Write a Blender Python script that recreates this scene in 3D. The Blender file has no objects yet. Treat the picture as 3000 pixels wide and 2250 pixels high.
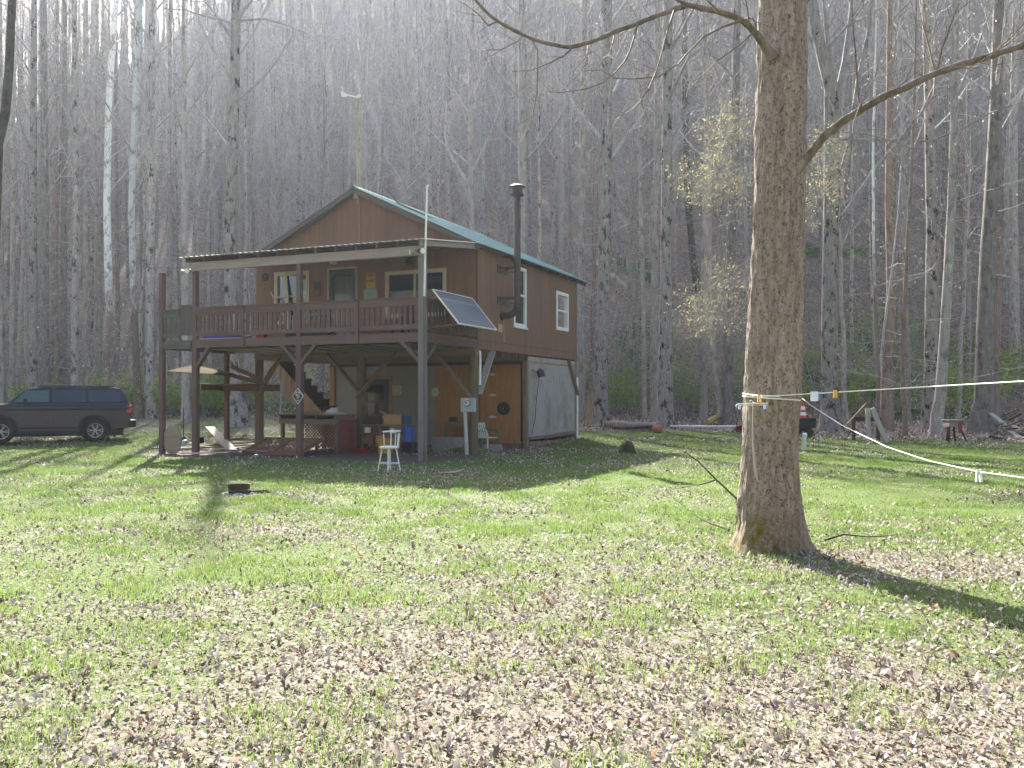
SKY_STRENGTH, SUN_STRENGTH, EXPOSURE, HAZE, HAZE_G = .085, 5.0, 2.25, .00025, .62
import bpy, bmesh, math, random
import numpy as np
from mathutils import Vector, Matrix, Quaternion
C = bpy.context.scene.collection
R = math.radians
FPX, HPX, CAMZ = 2700.0, 1168.0, 1.6      # focal length and horizon of the photograph in its own 3000 px, eye height
SUN_EL, SUN_AZ = R(36), R(16)             # sun beyond the cabin, a little to the left
# ---------------------------------------------------------------- terrain
def smooth(t): 
    t = np.clip(t, 0, 1); return t*t*(3-2*t)
def vnoise(x, y, seed=0):
    x = np.asarray(x, float); y = np.asarray(y, float)
    xi = np.floor(x).astype(np.int64); yi = np.floor(y).astype(np.int64)
    fx, fy = x-xi, y-yi
    fx = fx*fx*(3-2*fx); fy = fy*fy*(3-2*fy)
    def h(a, b):
        n = (a*374761393 + b*668265263 + seed*1442695041) & 0x7fffffff
        n = ((n ^ (n >> 13))*1274126177) & 0x7fffffff
        return ((n ^ (n >> 16)) & 0xffff)/65535.0
    return (h(xi, yi)*(1-fx)+h(xi+1, yi)*fx)*(1-fy)+(h(xi, yi+1)*(1-fx)+h(xi+1, yi+1)*fx)*fy
def fbm(x, y, seed=0, o=4):
    s, a, f = 0, .5, 1
    for i in range(o):
        s = s+a*vnoise(np.asarray(x)*f, np.asarray(y)*f, seed+i); a *= .5; f *= 2.03
    return s
def terrain(x, y):
    x = np.asarray(x, float); y = np.asarray(y, float)
    z = 0.028*np.clip(y-30, 0, 18)
    z = z+.06*(fbm(x*.12, y*.12, 3)-.47)*smooth((np.hypot(x+3, y-28)-9)/6)
    y0 = 49 - 3.0*smooth((x-2)/12) + 6*smooth((-x-4)/25)
    d = np.clip(y-y0, 0, None)
    sl = .52 - .06*smooth((-x-50)/40)
    rise = sl*(d - 6*(1-np.exp(-d/6)))+.20*np.clip(d-38, 0, None)
    lim = 72+340*smooth((x+74)/22)
    rise = lim*np.tanh(rise/lim)
    z = z + rise + (fbm(x*.06, y*.06, 9)-.45)*3.0*smooth(d/25)
    b = np.clip(-24-y, 0, None)
    z = z + 40*np.tanh(.5*(b-6*(1-np.exp(-b/6)))/40)
    return z
def tz(x, y): return float(terrain(x, y))
# ---------------------------------------------------------------- picture helpers: photo pixel -> real place
HA = R(23.4); HP = Vector((-2.29, 23.5, 0))        # cabin frame: origin at the foot of the right deck post
HX = Vector((math.cos(HA), -math.sin(HA), 0)); HY = Vector((math.sin(HA), math.cos(HA), 0))
def Fr(px, py, v=0.0):                               # on the plane parallel to the cabin's front, v metres behind the deck edge
    k = (px-1500)/FPX; bx = HP.x+v*HY.x; by = HP.y+v*HY.y
    x = (k*by-bx)/(HX.x-k*HX.y); d = by+x*HX.y
    return Vector((x, v, CAMZ+(HPX-py)/FPX*d))
def Si(px, py, x=0.0):                               # on the plane of the cabin's side wall
    k = (px-1500)/FPX; bx = HP.x+x*HX.x; by = HP.y+x*HX.y
    v = (k*by-bx)/(HY.x-k*HY.y); d = by+v*HY.y
    return Vector((x, v, CAMZ+(HPX-py)/FPX*d))
def At(px, py, d):                                   # at depth d
    return Vector(((px-1500)/FPX*d, d, CAMZ+(HPX-py)/FPX*d))
def Gd(px, py):                                      # on the ground
    dx, dz = (px-1500)/FPX, (HPX-py)/FPX
    d = 3.0
    while d < 220:
        if CAMZ+dz*d <= tz(dx*d, d): break
        d += .05
    return Vector((dx*d, d, tz(dx*d, d)))
def toH(p):                                          # world -> cabin frame
    q = Vector(p)-HP; return Vector((q.dot(HX), q.dot(HY), p[2]))
def toW(p):
    return HP+HX*p[0]+HY*p[1]+Vector((0, 0, p[2]))
# ---------------------------------------------------------------- mesh builder
class MB:
    def __init__(s): s.v = []; s.f = []; s.m = []; s.cur = 0
    def add(s, vs, fs):
        o = len(s.v); s.v += [tuple(p) for p in vs]
        s.f += [tuple(i+o for i in f) for f in fs]; s.m += [s.cur]*len(fs); return s
    def box(s, a, b):
        x0, x1 = sorted((a[0], b[0])); y0, y1 = sorted((a[1], b[1])); z0, z1 = sorted((a[2], b[2]))
        return s.add([(x0,y0,z0),(x1,y0,z0),(x1,y1,z0),(x0,y1,z0),(x0,y0,z1),(x1,y0,z1),(x1,y1,z1),(x0,y1,z1)],
                     [(3,2,1,0),(4,5,6,7),(0,1,5,4),(1,2,6,5),(2,3,7,6),(3,0,4,7)])
    def bar(s, p, q, w, h, up=(0,0,1), taper=1.0):
        p, q = Vector(p), Vector(q); d = (q-p).normalized(); u = Vector(up)
        if abs(d.dot(u)) > .98: u = Vector((0,1,0)) if abs(d.y) < .9 else Vector((1,0,0))
        a = d.cross(u).normalized(); b = a.cross(d).normalized()
        vs = []
        for c, k in ((p, 1), (q, taper)):
            for i, j in ((-1,-1),(1,-1),(1,1),(-1,1)): vs.append(c+a*(i*w/2*k)+b*(j*h/2*k))
        return s.add(vs, [(3,2,1,0),(4,5,6,7),(0,1,5,4),(1,2,6,5),(2,3,7,6),(3,0,4,7)])
    def tube(s, pts, rad, n=8, cap=True, jit=0, rng=None):
        pts = [Vector(p) for p in pts]
        if not hasattr(rad, '__len__'): rad = [rad]*len(pts)
        o = len(s.v); ref = None
        for i, p in enumerate(pts):
            t = (pts[min(i+1, len(pts)-1)]-pts[max(i-1, 0)]).normalized()
            if ref is None:
                ref = Vector((1,0,0)) if abs(t.x) < .8 else Vector((0,1,0))
            a = (ref-t*ref.dot(t)).normalized(); ref = a; b = t.cross(a)
            for k in range(n):
                an = 2*math.pi*k/n
                r = rad[i]*(1+(rng.uniform(-jit, jit) if jit else 0))
                s.v.append(tuple(p+a*(math.cos(an)*r)+b*(math.sin(an)*r)))
        for i in range(len(pts)-1):
            for k in range(n):
                s.f.append((o+i*n+k, o+i*n+(k+1)%n, o+(i+1)*n+(k+1)%n, o+(i+1)*n+k)); s.m.append(s.cur)
        if cap:
            s.f.append(tuple(o+k for k in range(n))[::-1]); s.m.append(s.cur)
            e = o+(len(pts)-1)*n; s.f.append(tuple(e+k for k in range(n))); s.m.append(s.cur)
        return s
    def lathe(s, prof, n=24, c=(0,0,0), axis='z'):
        o = len(s.v); c = Vector(c)
        for r, z in prof:
            for k in range(n):
                a = 2*math.pi*k/n; p = (r*math.cos(a), r*math.sin(a), z)
                if axis == 'y': p = (p[0], p[2], p[1])
                if axis == 'x': p = (p[2], p[0], p[1])
                s.v.append(tuple(c+Vector(p)))
        for i in range(len(prof)-1):
            for k in range(n):
                s.f.append((o+i*n+k, o+i*n+(k+1)%n, o+(i+1)*n+(k+1)%n, o+(i+1)*n+k)); s.m.append(s.cur)
        for i, rev in ((0, 1), (len(prof)-1, 0)):
            if prof[i][0] > 1e-5:
                q = tuple(o+i*n+k for k in range(n)); s.f.append(q[::-1] if rev else q); s.m.append(s.cur)
        return s
    def prism(s, poly, a, b, axis='y'):               # polygon (2D) swept from a to b along an axis
        n = len(poly)
        def P(q, w):
            return {'y': (q[0], w, q[1]), 'x': (w, q[0], q[1]), 'z': (q[0], q[1], w)}[axis]
        vs = [P(q, a) for q in poly]+[P(q, b) for q in poly]
        return s.add(vs, [tuple(range(n))[::-1], tuple(range(n, 2*n))]+[(i, (i+1)%n, n+(i+1)%n, n+i) for i in range(n)])
    def disc(s, c, r, n=20, axis='y', ry=None):
        pts = []
        for k in range(n):
            a = 2*math.pi*k/n; u, w = math.cos(a)*r, math.sin(a)*(ry or r)
            pts.append({'y': (c[0]+u, c[1], c[2]+w), 'x': (c[0], c[1]+u, c[2]+w), 'z': (c[0]+u, c[1]+w, c[2])}[axis])
        return s.add(pts, [tuple(range(n))])
    def build(s, name, mat, parent=None, smooth=False, bevel=0, label=None):
        me = bpy.data.meshes.new(name); me.from_pydata(s.v, [], s.f)
        for m in (mat if isinstance(mat, (list, tuple)) else [mat]): me.materials.append(m)
        if isinstance(mat, (list, tuple)): me.polygons.foreach_set('material_index', s.m)
        bm = bmesh.new(); bm.from_mesh(me); bmesh.ops.recalc_face_normals(bm, faces=bm.faces); bm.to_mesh(me); bm.free()
        if smooth:
            me.shade_smooth()
            me.set_sharp_from_angle(angle=R(38))
        o = bpy.data.objects.new(name, me); C.objects.link(o)
        if parent is not None: o.parent = parent
        if bevel:
            b = o.modifiers.new('edge', 'BEVEL'); b.width = bevel; b.segments = 2; b.limit_method = 'ANGLE'; b.angle_limit = R(35)
        if label: o['label'] = label
        return o
def rawmesh(name, V, F, mat, parent=None, attrs=None, smooth=False, mi=None):   # V (n,3), F (m,k) arrays
    me = bpy.data.meshes.new(name); V = np.asarray(V, np.float32); F = np.asarray(F, np.int32)
    m, k = F.shape
    me.vertices.add(len(V)); me.vertices.foreach_set('co', V.ravel())
    me.loops.add(m*k); me.loops.foreach_set('vertex_index', F.ravel())
    me.polygons.add(m); me.polygons.foreach_set('loop_start', np.arange(m, dtype=np.int32)*k)
    for q in (mat if isinstance(mat, (list, tuple)) else [mat]): me.materials.append(q)
    if mi is not None: me.polygons.foreach_set('material_index', np.asarray(mi, np.int32))
    if smooth: me.polygons.foreach_set('use_smooth', np.ones(m, bool))
    for n, a in (attrs or {}).items():
        at = me.attributes.new(n, 'FLOAT', 'POINT'); at.data.foreach_set('value', np.asarray(a, np.float32))
    me.update(calc_edges=True)
    o = bpy.data.objects.new(name, me); C.objects.link(o)
    if parent is not None: o.parent = parent
    return o
def tag(o, label=None, cat=None, group=None, kind=None):
    for k, v in (('label', label), ('category', cat), ('group', group), ('kind', kind)):
        if v: o[k] = v
    return o
def thing(name, label, cat, loc=(0,0,0), rz=0, group=None):
    o = bpy.data.objects.new(name, None); C.objects.link(o); o.location = loc; o.rotation_euler = (0,0,rz)
    o.empty_display_size = .2
    return tag(o, label, cat, group)
def hthing(name, label, cat, loc=(0,0,0), rz=0, group=None):      # placed in the cabin frame
    return thing(name, label, cat, toW(loc), -HA+rz, group)
def copy_tree(o, parent=None):
    c = o.copy(); C.objects.link(c)
    if parent is not None: c.parent = parent
    for ch in list(o.children): copy_tree(ch, c)
    return c
# ---------------------------------------------------------------- materials
class NT:
    def __init__(s, name):
        s.m = bpy.data.materials.new(name); s.m.use_nodes = True; s.t = s.m.node_tree; s.t.nodes.clear()
        s.out = s.n('ShaderNodeOutputMaterial')
    def n(s, typ, **kw):
        nd = s.t.nodes.new(typ)
        for k, v in kw.items():
            if k.startswith('i_'): nd.inputs[k[2:].replace('_', ' ')].default_value = v
            else: setattr(nd, k, v)
        return nd
    def l(s, a, b): s.t.links.new(a, b)
    def coord(s, stretch=(1,1,1), which='Object', rot=None):
        tc = s.n('ShaderNodeTexCoord'); mp = s.n('ShaderNodeMapping'); mp.inputs['Scale'].default_value = stretch
        if rot: mp.inputs['Rotation'].default_value = rot
        s.l(tc.outputs[which], mp.inputs['Vector']); return mp.outputs['Vector']
    def noise(s, vec, scale, detail=4, rough=.6):
        nd = s.n('ShaderNodeTexNoise'); nd.inputs['Scale'].default_value = scale; nd.inputs['Detail'].default_value = detail
        nd.inputs['Roughness'].default_value = rough; s.l(vec, nd.inputs['Vector']); return nd.outputs['Fac']
    def ramp(s, fac, stops):
        nd = s.n('ShaderNodeValToRGB'); e = nd.color_ramp.elements
        while len(e) < len(stops): e.new(.5)
        for el, (p, c) in zip(e, stops): el.position = p; el.color = (*c, 1) if len(c) == 3 else c
        s.l(fac, nd.inputs['Fac']); return nd.outputs['Color']
    def mix(s, fac, a, b, blend='MIX'):
        nd = s.n('ShaderNodeMix'); nd.data_type = 'RGBA'; nd.blend_type = blend
        for sock, v in ((nd.inputs[0], fac), (nd.inputs[6], a), (nd.inputs[7], b)):
            if isinstance(v, (int, float)): sock.default_value = v
            elif isinstance(v, tuple): sock.default_value = (*v, 1)
            else: s.l(v, sock)
        return nd.outputs[2]
    def bump(s, h, strength, dist=.01, prev=None):
        nd = s.n('ShaderNodeBump'); nd.inputs['Strength'].default_value = strength; nd.inputs['Distance'].default_value = dist
        s.l(h, nd.inputs['Height'])
        if prev is not None: s.l(prev, nd.inputs['Normal'])
        return nd.outputs['Normal']
    def bsdf(s, col, rough=.8, metal=0, spec=.3, normal=None, **kw):
        b = s.n('ShaderNodeBsdfPrincipled')
        for sock, v in ((b.inputs['Base Color'], col), (b.inputs['Roughness'], rough)):
            if isinstance(v, tuple): sock.default_value = (*v, 1)
            elif isinstance(v, (int, float)): sock.default_value = v
            else: s.l(v, sock)
        b.inputs['Metallic'].default_value = metal; b.inputs['Specular IOR Level'].default_value = spec
        if normal is not None: s.l(normal, b.inputs['Normal'])
        for k, v in kw.items(): b.inputs[k.replace('_', ' ')].default_value = v
        return b
    def done(s, sh): s.l(sh, s.out.inputs['Surface']); return s.m
def mul(c, k): return tuple(min(1, x*k) for x in c)
def mat(name, col, rough=.8, var=.25, scale=3.0, bump=.25, bscale=30.0, stretch=(1,1,1), metal=0, spec=.3, col2=None, stain=0, stainc=(.03,.025,.02), rot=None, bd=.01):
    t = NT(name); v = t.coord(stretch, rot=rot)
    f = t.noise(v, scale, 6, .65)
    c = t.ramp(f, [(.25, mul(col, 1-var)), (.5, col), (.75, col2 or mul(col, 1+var))])
    if stain:
        f2 = t.noise(t.coord((1,1,.5)), 1.1, 5, .7)
        c = t.mix(t.ramp(f2, [(.5, (0,0,0)), (.72, (stain,)*3)]), c, stainc)
    nrm = t.bump(t.noise(v, bscale, 4, .7), bump, bd) if bump else None
    return t.done(t.bsdf(c, rough, metal, spec, nrm).outputs[0])
def wood(name, col, along='z', var=.3, rough=.85, **kw):
    st = {'z': (9,9,.9), 'x': (.9,9,9), 'y': (9,.9,9)}[along]
    return mat(name, col, rough, var, 1.6, .35, 5.0, st, **kw)
def attrmat(name, stops, rough=.7, trans=.0, spec=.25, tcol=None, bump=0):
    t = NT(name); a = t.n('ShaderNodeAttribute'); a.attribute_name = 'tone'
    c = t.ramp(a.outputs['Fac'], stops)
    b = t.bsdf(c, rough, 0, spec).outputs[0]
    if trans:
        tr = t.n('ShaderNodeBsdfTranslucent'); 
        t.l(t.mix(.5, c, tcol, 'MIX') if tcol else c, tr.inputs['Color'])
        mx = t.n('ShaderNodeMixShader'); mx.inputs[0].default_value = trans; t.l(b, mx.inputs[1]); t.l(tr.outputs[0], mx.inputs[2]); b = mx.outputs[0]
    return t.done(b)
def glass(name, tint=(.75,.8,.8), refl=1.0, ior=1.5, tr=.8):
    t = NT(name); tb = t.n('ShaderNodeBsdfTransparent'); tb.inputs['Color'].default_value = (*mul(tint, tr), 1)
    g = t.n('ShaderNodeBsdfGlossy'); g.inputs['Roughness'].default_value = .02; g.inputs['Color'].default_value = (refl, refl, refl, 1)
    fr = t.n('ShaderNodeFresnel'); fr.inputs['IOR'].default_value = ior
    n = t.bump(t.noise(t.coord((1,1,1)), 2.0, 2), .06, .02); t.l(n, g.inputs['Normal'])
    mx = t.n('ShaderNodeMixShader'); t.l(fr.outputs[0], mx.inputs[0]); t.l(tb.outputs[0], mx.inputs[1]); t.l(g.outputs[0], mx.inputs[2])
    return t.done(mx.outputs[0])
# ---------------------------------------------------------------- camera, light, air
sc = bpy.context.scene
cam = bpy.data.cameras.new('camera'); co = bpy.data.objects.new('camera', cam); C.objects.link(co)
co.location = (0, 0, CAMZ); co.rotation_euler = (R(90), 0, 0)
cam.sensor_width = 36; cam.lens = FPX/3000*36; cam.shift_y = (HPX-1125)/3000; cam.clip_end = 2000; cam.clip_start = .05
sc.camera = co
w = bpy.data.worlds.new('World'); sc.world = w; w.use_nodes = True
nt = w.node_tree; bg = nt.nodes['Background']
sky = nt.nodes.new('ShaderNodeTexSky'); sky.sky_type = 'NISHITA'; sky.sun_disc = False
sky.sun_elevation = SUN_EL; sky.sun_rotation = -SUN_AZ; sky.air_density = 1.0; sky.dust_density = 3.5; sky.ozone_density = 1.0
nt.links.new(sky.outputs[0], bg.inputs['Color']); bg.inputs['Strength'].default_value = SKY_STRENGTH
sd = Vector((-math.sin(SUN_AZ)*math.cos(SUN_EL), math.cos(SUN_AZ)*math.cos(SUN_EL), math.sin(SUN_EL)))
sl = bpy.data.lights.new('sun', 'SUN'); sl.energy = SUN_STRENGTH; sl.angle = R(.53); sl.color = (1, .965, .905)
so = bpy.data.objects.new('sun', sl); C.objects.link(so); so.rotation_euler = sd.to_track_quat('Z', 'Y').to_euler(); so.location = (-20, 60, 60)
sc.view_settings.view_transform = 'Standard'; sc.view_settings.look = 'None'; sc.view_settings.exposure = EXPOSURE; sc.view_settings.gamma = 1
sc.cycles.max_bounces = 6; sc.cycles.diffuse_bounces = 3; sc.cycles.glossy_bounces = 3; sc.cycles.transmission_bounces = 4
sc.cycles.transparent_max_bounces = 12; sc.cycles.volume_bounces = 1; sc.cycles.caustics_reflective = False; sc.cycles.caustics_refractive = False
sc.cycles.sample_clamp_indirect = 4; sc.cycles.use_denoising = True; sc.cycles.use_adaptive_sampling = True; sc.cycles.adaptive_threshold = .01
try:
    sc.cycles.denoiser = 'OPENIMAGEDENOISE'; sc.cycles.denoising_prefilter = 'ACCURATE'; sc.cycles.denoising_input_passes = 'RGB_ALBEDO_NORMAL'
except Exception: pass
if HAZE > 0:
    m = bpy.data.materials.new('haze_air'); m.use_nodes = True; n = m.node_tree.nodes; n.clear()
    o_ = n.new('ShaderNodeOutputMaterial'); pv = n.new('ShaderNodeVolumePrincipled')
    pv.inputs['Color'].default_value = (.76, .85, 1.0, 1); pv.inputs['Density'].default_value = HAZE; pv.inputs['Anisotropy'].default_value = HAZE_G
    m.node_tree.links.new(pv.outputs[0], o_.inputs['Volume'])
    hz = MB().box((-190, -130, -3), (190, 235, 142)).build('haze', m); tag(hz, kind='stuff')
    hz.display_type = 'WIRE'
# ---------------------------------------------------------------- ground
def axis_pts(lo, hi, dense_lo, dense_hi, fine, coarse):
    a = [dense_lo]
    while a[-1] < dense_hi: a.append(a[-1]+fine)
    s = fine
    while a[-1] < hi: s = min(coarse, s*1.12); a.append(a[-1]+s)
    b = [dense_lo]; s = fine
    while b[-1] > lo: s = min(coarse, s*1.12); b.append(b[-1]-s)
    return np.array(sorted(set(b+a)))
def forest_amount(x, y):
    edge = 36.3 + 1.8*np.sin(x*.21) + 3*(fbm(x*.2, y*.2, 5)-.5) - 4.0*smooth((x-5)/8) + 13*smooth((-x-6)/8)
    return smooth((y-edge)/2.5)
def dirt_amount(x, y):
    lx = (x-HP.x)*HX.x+(y-HP.y)*HX.y; ly = (x-HP.x)*HY.x+(y-HP.y)*HY.y
    d = np.maximum(np.maximum(-lx-9.2, lx-.35), np.maximum(-ly-.9-.35*np.sin(lx*.7), ly-8.6))
    return 1-smooth((d+.5*(fbm(x*1.3, y*1.3, 8)-.5)+.1)/.55)
def leafy(x, y):                                     # how much of the lawn the fallen leaves cover
    y = np.asarray(y, float)
    n = fbm(x*.45, y*.45, 21)
    base = np.interp(y, [0, 4, 6, 8, 10, 13, 17, 24, 30, 34, 40], [.70, .64, .56, .46, .34, .19, .11, .08, .12, .30, .85])
    base = base + .16*np.exp(-((np.asarray(x)-3.0)**2+(y-9.6)**2)/1.2)
    return np.clip(base+(n-.47)*1.1, 0, 1)
def build_ground():
    xs = axis_pts(-190, 190, -22, 22, .5, 5); ys = axis_pts(-130, 235, 2, 52, .5, 4)
    X, Y = np.meshgrid(xs, ys); Z = terrain(X, Y)
    nx, ny = len(xs), len(ys)
    V = np.stack([X, Y, Z], -1).reshape(-1, 3)
    i = np.arange(nx*ny).reshape(ny, nx)
    F = np.stack([i[:-1,:-1], i[:-1,1:], i[1:,1:], i[1:,:-1]], -1).reshape(-1, 4)
    t = NT('lawn_and_leaf_floor')
    v = t.coord((1,1,1))
    A = lambda nm: (lambda a: (setattr(a, 'attribute_name', nm), a.outputs['Fac'])[1])(t.n('ShaderNodeAttribute'))
    n1 = t.noise(v, 1.3, 6, .7); n2 = t.noise(v, 14, 5, .75); n3 = t.noise(v, 60, 3, .8)
    grass = t.mix(t.ramp(n2, [(.3,(0,0,0)),(.7,(1,1,1))]), (.075,.12,.025), (.20,.25,.07))
    grass = t.mix(t.ramp(n3, [(.35,(0,0,0)),(.65,(.8,.8,.8))]), grass, (.055,.07,.022))
    litter = t.ramp(n3, [(.25,(.06,.05,.035)),(.45,(.16,.135,.10)),(.6,(.29,.25,.20)),(.8,(.12,.11,.07))])
    forest_l = t.ramp(t.noise(v, 5, 6, .8), [(.25,(.06,.042,.032)),(.45,(.19,.14,.11)),(.6,(.43,.32,.25)),(.8,(.55,.44,.35))])
    def mask(attr, soft):
        m = t.n('ShaderNodeMath', operation='ADD'); t.l(A(attr), m.inputs[0])
        s = t.n('ShaderNodeMath', operation='MULTIPLY_ADD'); t.l(n2, s.inputs[0]); s.inputs[1].default_value = soft; s.inputs[2].default_value = -soft/2
        t.l(s.outputs[0], m.inputs[1]); m.use_clamp = True
        return t.ramp(m.outputs[0], [(.42,(0,0,0)),(.58,(1,1,1))])
    c = t.mix(mask('leafy', 1.3), grass, litter)
    forest_l = t.mix(t.ramp(t.noise(v, 40, 4, .8), [(.42,(0,0,0)),(.58,(.75,.75,.75))]), forest_l, (.10,.078,.06))
    c = t.mix(mask('forest', .8), c, forest_l)
    dirt = t.ramp(n2, [(.3,(.10,.075,.058)),(.7,(.19,.15,.12))])
    c = t.mix(mask('dirt', .6), c, dirt)
    green = t.ramp(t.noise(v, 9, 4, .7), [(.3,(.025,.05,.012)),(.7,(.07,.12,.03))])
    c = t.mix(mask('green', 1.1), c, green)
    nb = t.bump(n3, .8, .03); nb = t.bump(t.noise(v, 18, 4), .5, .06, nb)
    m = t.done(t.bsdf(c, .9, 0, .15, nb).outputs[0])
    x, y = V[:,0], V[:,1]
    gr = smooth((y-40)/3)*smooth((fbm(x*.13, y*.13, 31)-.44)/.12)*smooth((x-4)/5)*(1-smooth((y-75)/12))*.75
    gr = np.maximum(gr, .7*smooth((y-47)/3)*(1-smooth((y-60)/6))*smooth((-x-8)/4)*smooth((fbm(x*.2,y*.2,33)-.4)/.15))
    o = rawmesh('ground', V, F, m, attrs={'forest': forest_amount(x, y), 'dirt': dirt_amount(x, y), 'leafy': leafy(x, y)*.9, 'green': gr}, smooth=True)
    return tag(o, kind='structure')
build_ground()
# ---------------------------------------------------------------- fallen leaves and grass
rs = np.random.RandomState(7)
def scatter(n, ylo, yhi, power, xmul=.60, xadd=.6):
    u = rs.rand(n); y = (ylo**power+u*(yhi**power-ylo**power))**(1/power)
    x = (rs.rand(n)*2-1)*(y*xmul+xadd)
    return x, y
def leaves(x, y, size, name, mat_, lift=.012, tone=None):
    n = len(x); z = terrain(x, y)
    # cupped leaf: stalk end, two widest points a side, tip, centre
    base = np.array([[-.5,0,0],[-.22,.30,.10],[.18,.27,.13],[.55,0,.03],[.15,-.29,.12],[-.25,-.26,.08],[0,0,-.04]])
    F0 = np.array([[0,6,1],[1,6,2],[2,6,3],[3,6,4],[4,6,5],[5,6,0]])
    P = np.repeat(base[None], n, 0)+rs.randn(n, 7, 3)*np.array([.09,.09,.11])
    curl = rs.randn(n, 1)*1.0
    P[:,:,2] += curl*(P[:,:,1]**2*2.2+P[:,:,0]**2*.9)
    P[:,:,2] = np.abs(P[:,:,2]-P[:,:,2].min(1, keepdims=True)) 
    s = size*np.exp(np.clip(rs.randn(n)*.3, -.8, .5)); P *= s[:,None,None]
    tx, ty, a = rs.randn(n)*.5, rs.randn(n)*.5, rs.rand(n)*6.283
    P[:,:,2] += P[:,:,0]*tx[:,None]+P[:,:,1]*ty[:,None]
    P[:,:,2] -= P[:,:,2].min(1, keepdims=True)*.75
    ca, sa = np.cos(a)[:,None], np.sin(a)[:,None]
    Q = np.stack([P[:,:,0]*ca-P[:,:,1]*sa+x[:,None], P[:,:,0]*sa+P[:,:,1]*ca+y[:,None], P[:,:,2]+(z+lift*rs.rand(n))[:,None]], -1)
    F = (F0[None]+(np.arange(n)*7)[:,None,None]).reshape(-1, 3)
    tn = rs.rand(n) if tone is None else tone
    return rawmesh(name, Q.reshape(-1, 3), F, mat_, attrs={'tone': np.repeat(tn, 7)})
m_leaf = attrmat('dry_leaf', [(0,(.10,.07,.05)),(.18,(.21,.155,.12)),(.45,(.37,.30,.25)),(.75,(.50,.43,.37)),(.98,(.60,.54,.48)),(.988,(.30,.13,.07)),(1,(.28,.10,.05))], .7, .20, .25)
m_grass = attrmat('grass_blade', [(0,(.05,.09,.018)),(.4,(.11,.185,.042)),(.8,(.18,.262,.078)),(1,(.34,.36,.18))], .55, .36, .3, (.31,.42,.11))
def keep(x, y, prob): 
    k = rs.rand(len(x)) < prob
    return x[k], y[k]
x, y = scatter(290000, 3.2, 34, 1.12); p = leafy(x, y)
x, y = keep(x, y, np.clip(p*1.1, 0, 1)*(1-.55*dirt_amount(x, y)))
xf, yf = scatter(60000, 33, 60, 1.4); xf, yf = keep(xf, yf, forest_amount(xf, yf)*.9)
xa = np.concatenate([x, xf]); ya = np.concatenate([y, yf])
tag(leaves(xa, ya, np.where(ya > 33, .09, .0225+.0007*ya), 'fallen_leaves', m_leaf), 'dry curled leaves strewn over the lawn and under the trees', 'leaf litter', kind='stuff')
def blades(x, y, h, wd, name, tone):
    n = len(x); z = terrain(x, y)
    a = rs.rand(n)*6.283; lean = rs.rand(n)*.8; b = rs.rand(n)*6.283
    dx, dy = np.cos(a)*wd*.5, np.sin(a)*wd*.5
    lx, ly = np.cos(b)*lean*h, np.sin(b)*lean*h
    V = np.zeros((n, 5, 3))
    V[:,0] = np.stack([x-dx, y-dy, z-.01], -1); V[:,1] = np.stack([x+dx, y+dy, z-.01], -1)
    V[:,2] = np.stack([x+dx*.8+lx*.35, y+dy*.8+ly*.35, z+h*.62], -1); V[:,3] = np.stack([x-dx*.8+lx*.35, y-dy*.8+ly*.35, z+h*.62], -1)
    V[:,4] = np.stack([x+lx, y+ly, z+h], -1)
    F0 = np.array([[0,1,2],[0,2,3],[3,2,4]])
    F = (F0[None]+(np.arange(n)*5)[:,None,None]).reshape(-1, 3)
    return rawmesh(name, V.reshape(-1, 3), F, m_grass, attrs={'tone': np.repeat(tone, 5)})
x, y = scatter(1000000, 3.2, 51, 1.08)
g = 1-leafy(x, y); tuft = fbm(x*2.2, y*2.2, 41)
prob = np.clip(.12+g*1.15, 0, 1)*np.clip(.45+2.6*(tuft-.36), .15, 1)*(1-dirt_amount(x, y))*(1-.985*forest_amount(x, y))
k = rs.rand(len(x)) < prob; x, y, tuft = x[k], y[k], tuft[k]
hh = (.016+.036*rs.rand(len(x)))*(.6+1.3*smooth((tuft-.45)/.25))
tone = np.clip(rs.rand(len(x))*.75+.5*(.55-fbm(x*.5, y*.5, 51))+.1, 0, 1)
tag(blades(x, y, hh, .0028+.00042*y, 'grass', tone), 'short spring grass growing thinly between fallen leaves', 'grass', kind='stuff')
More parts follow.
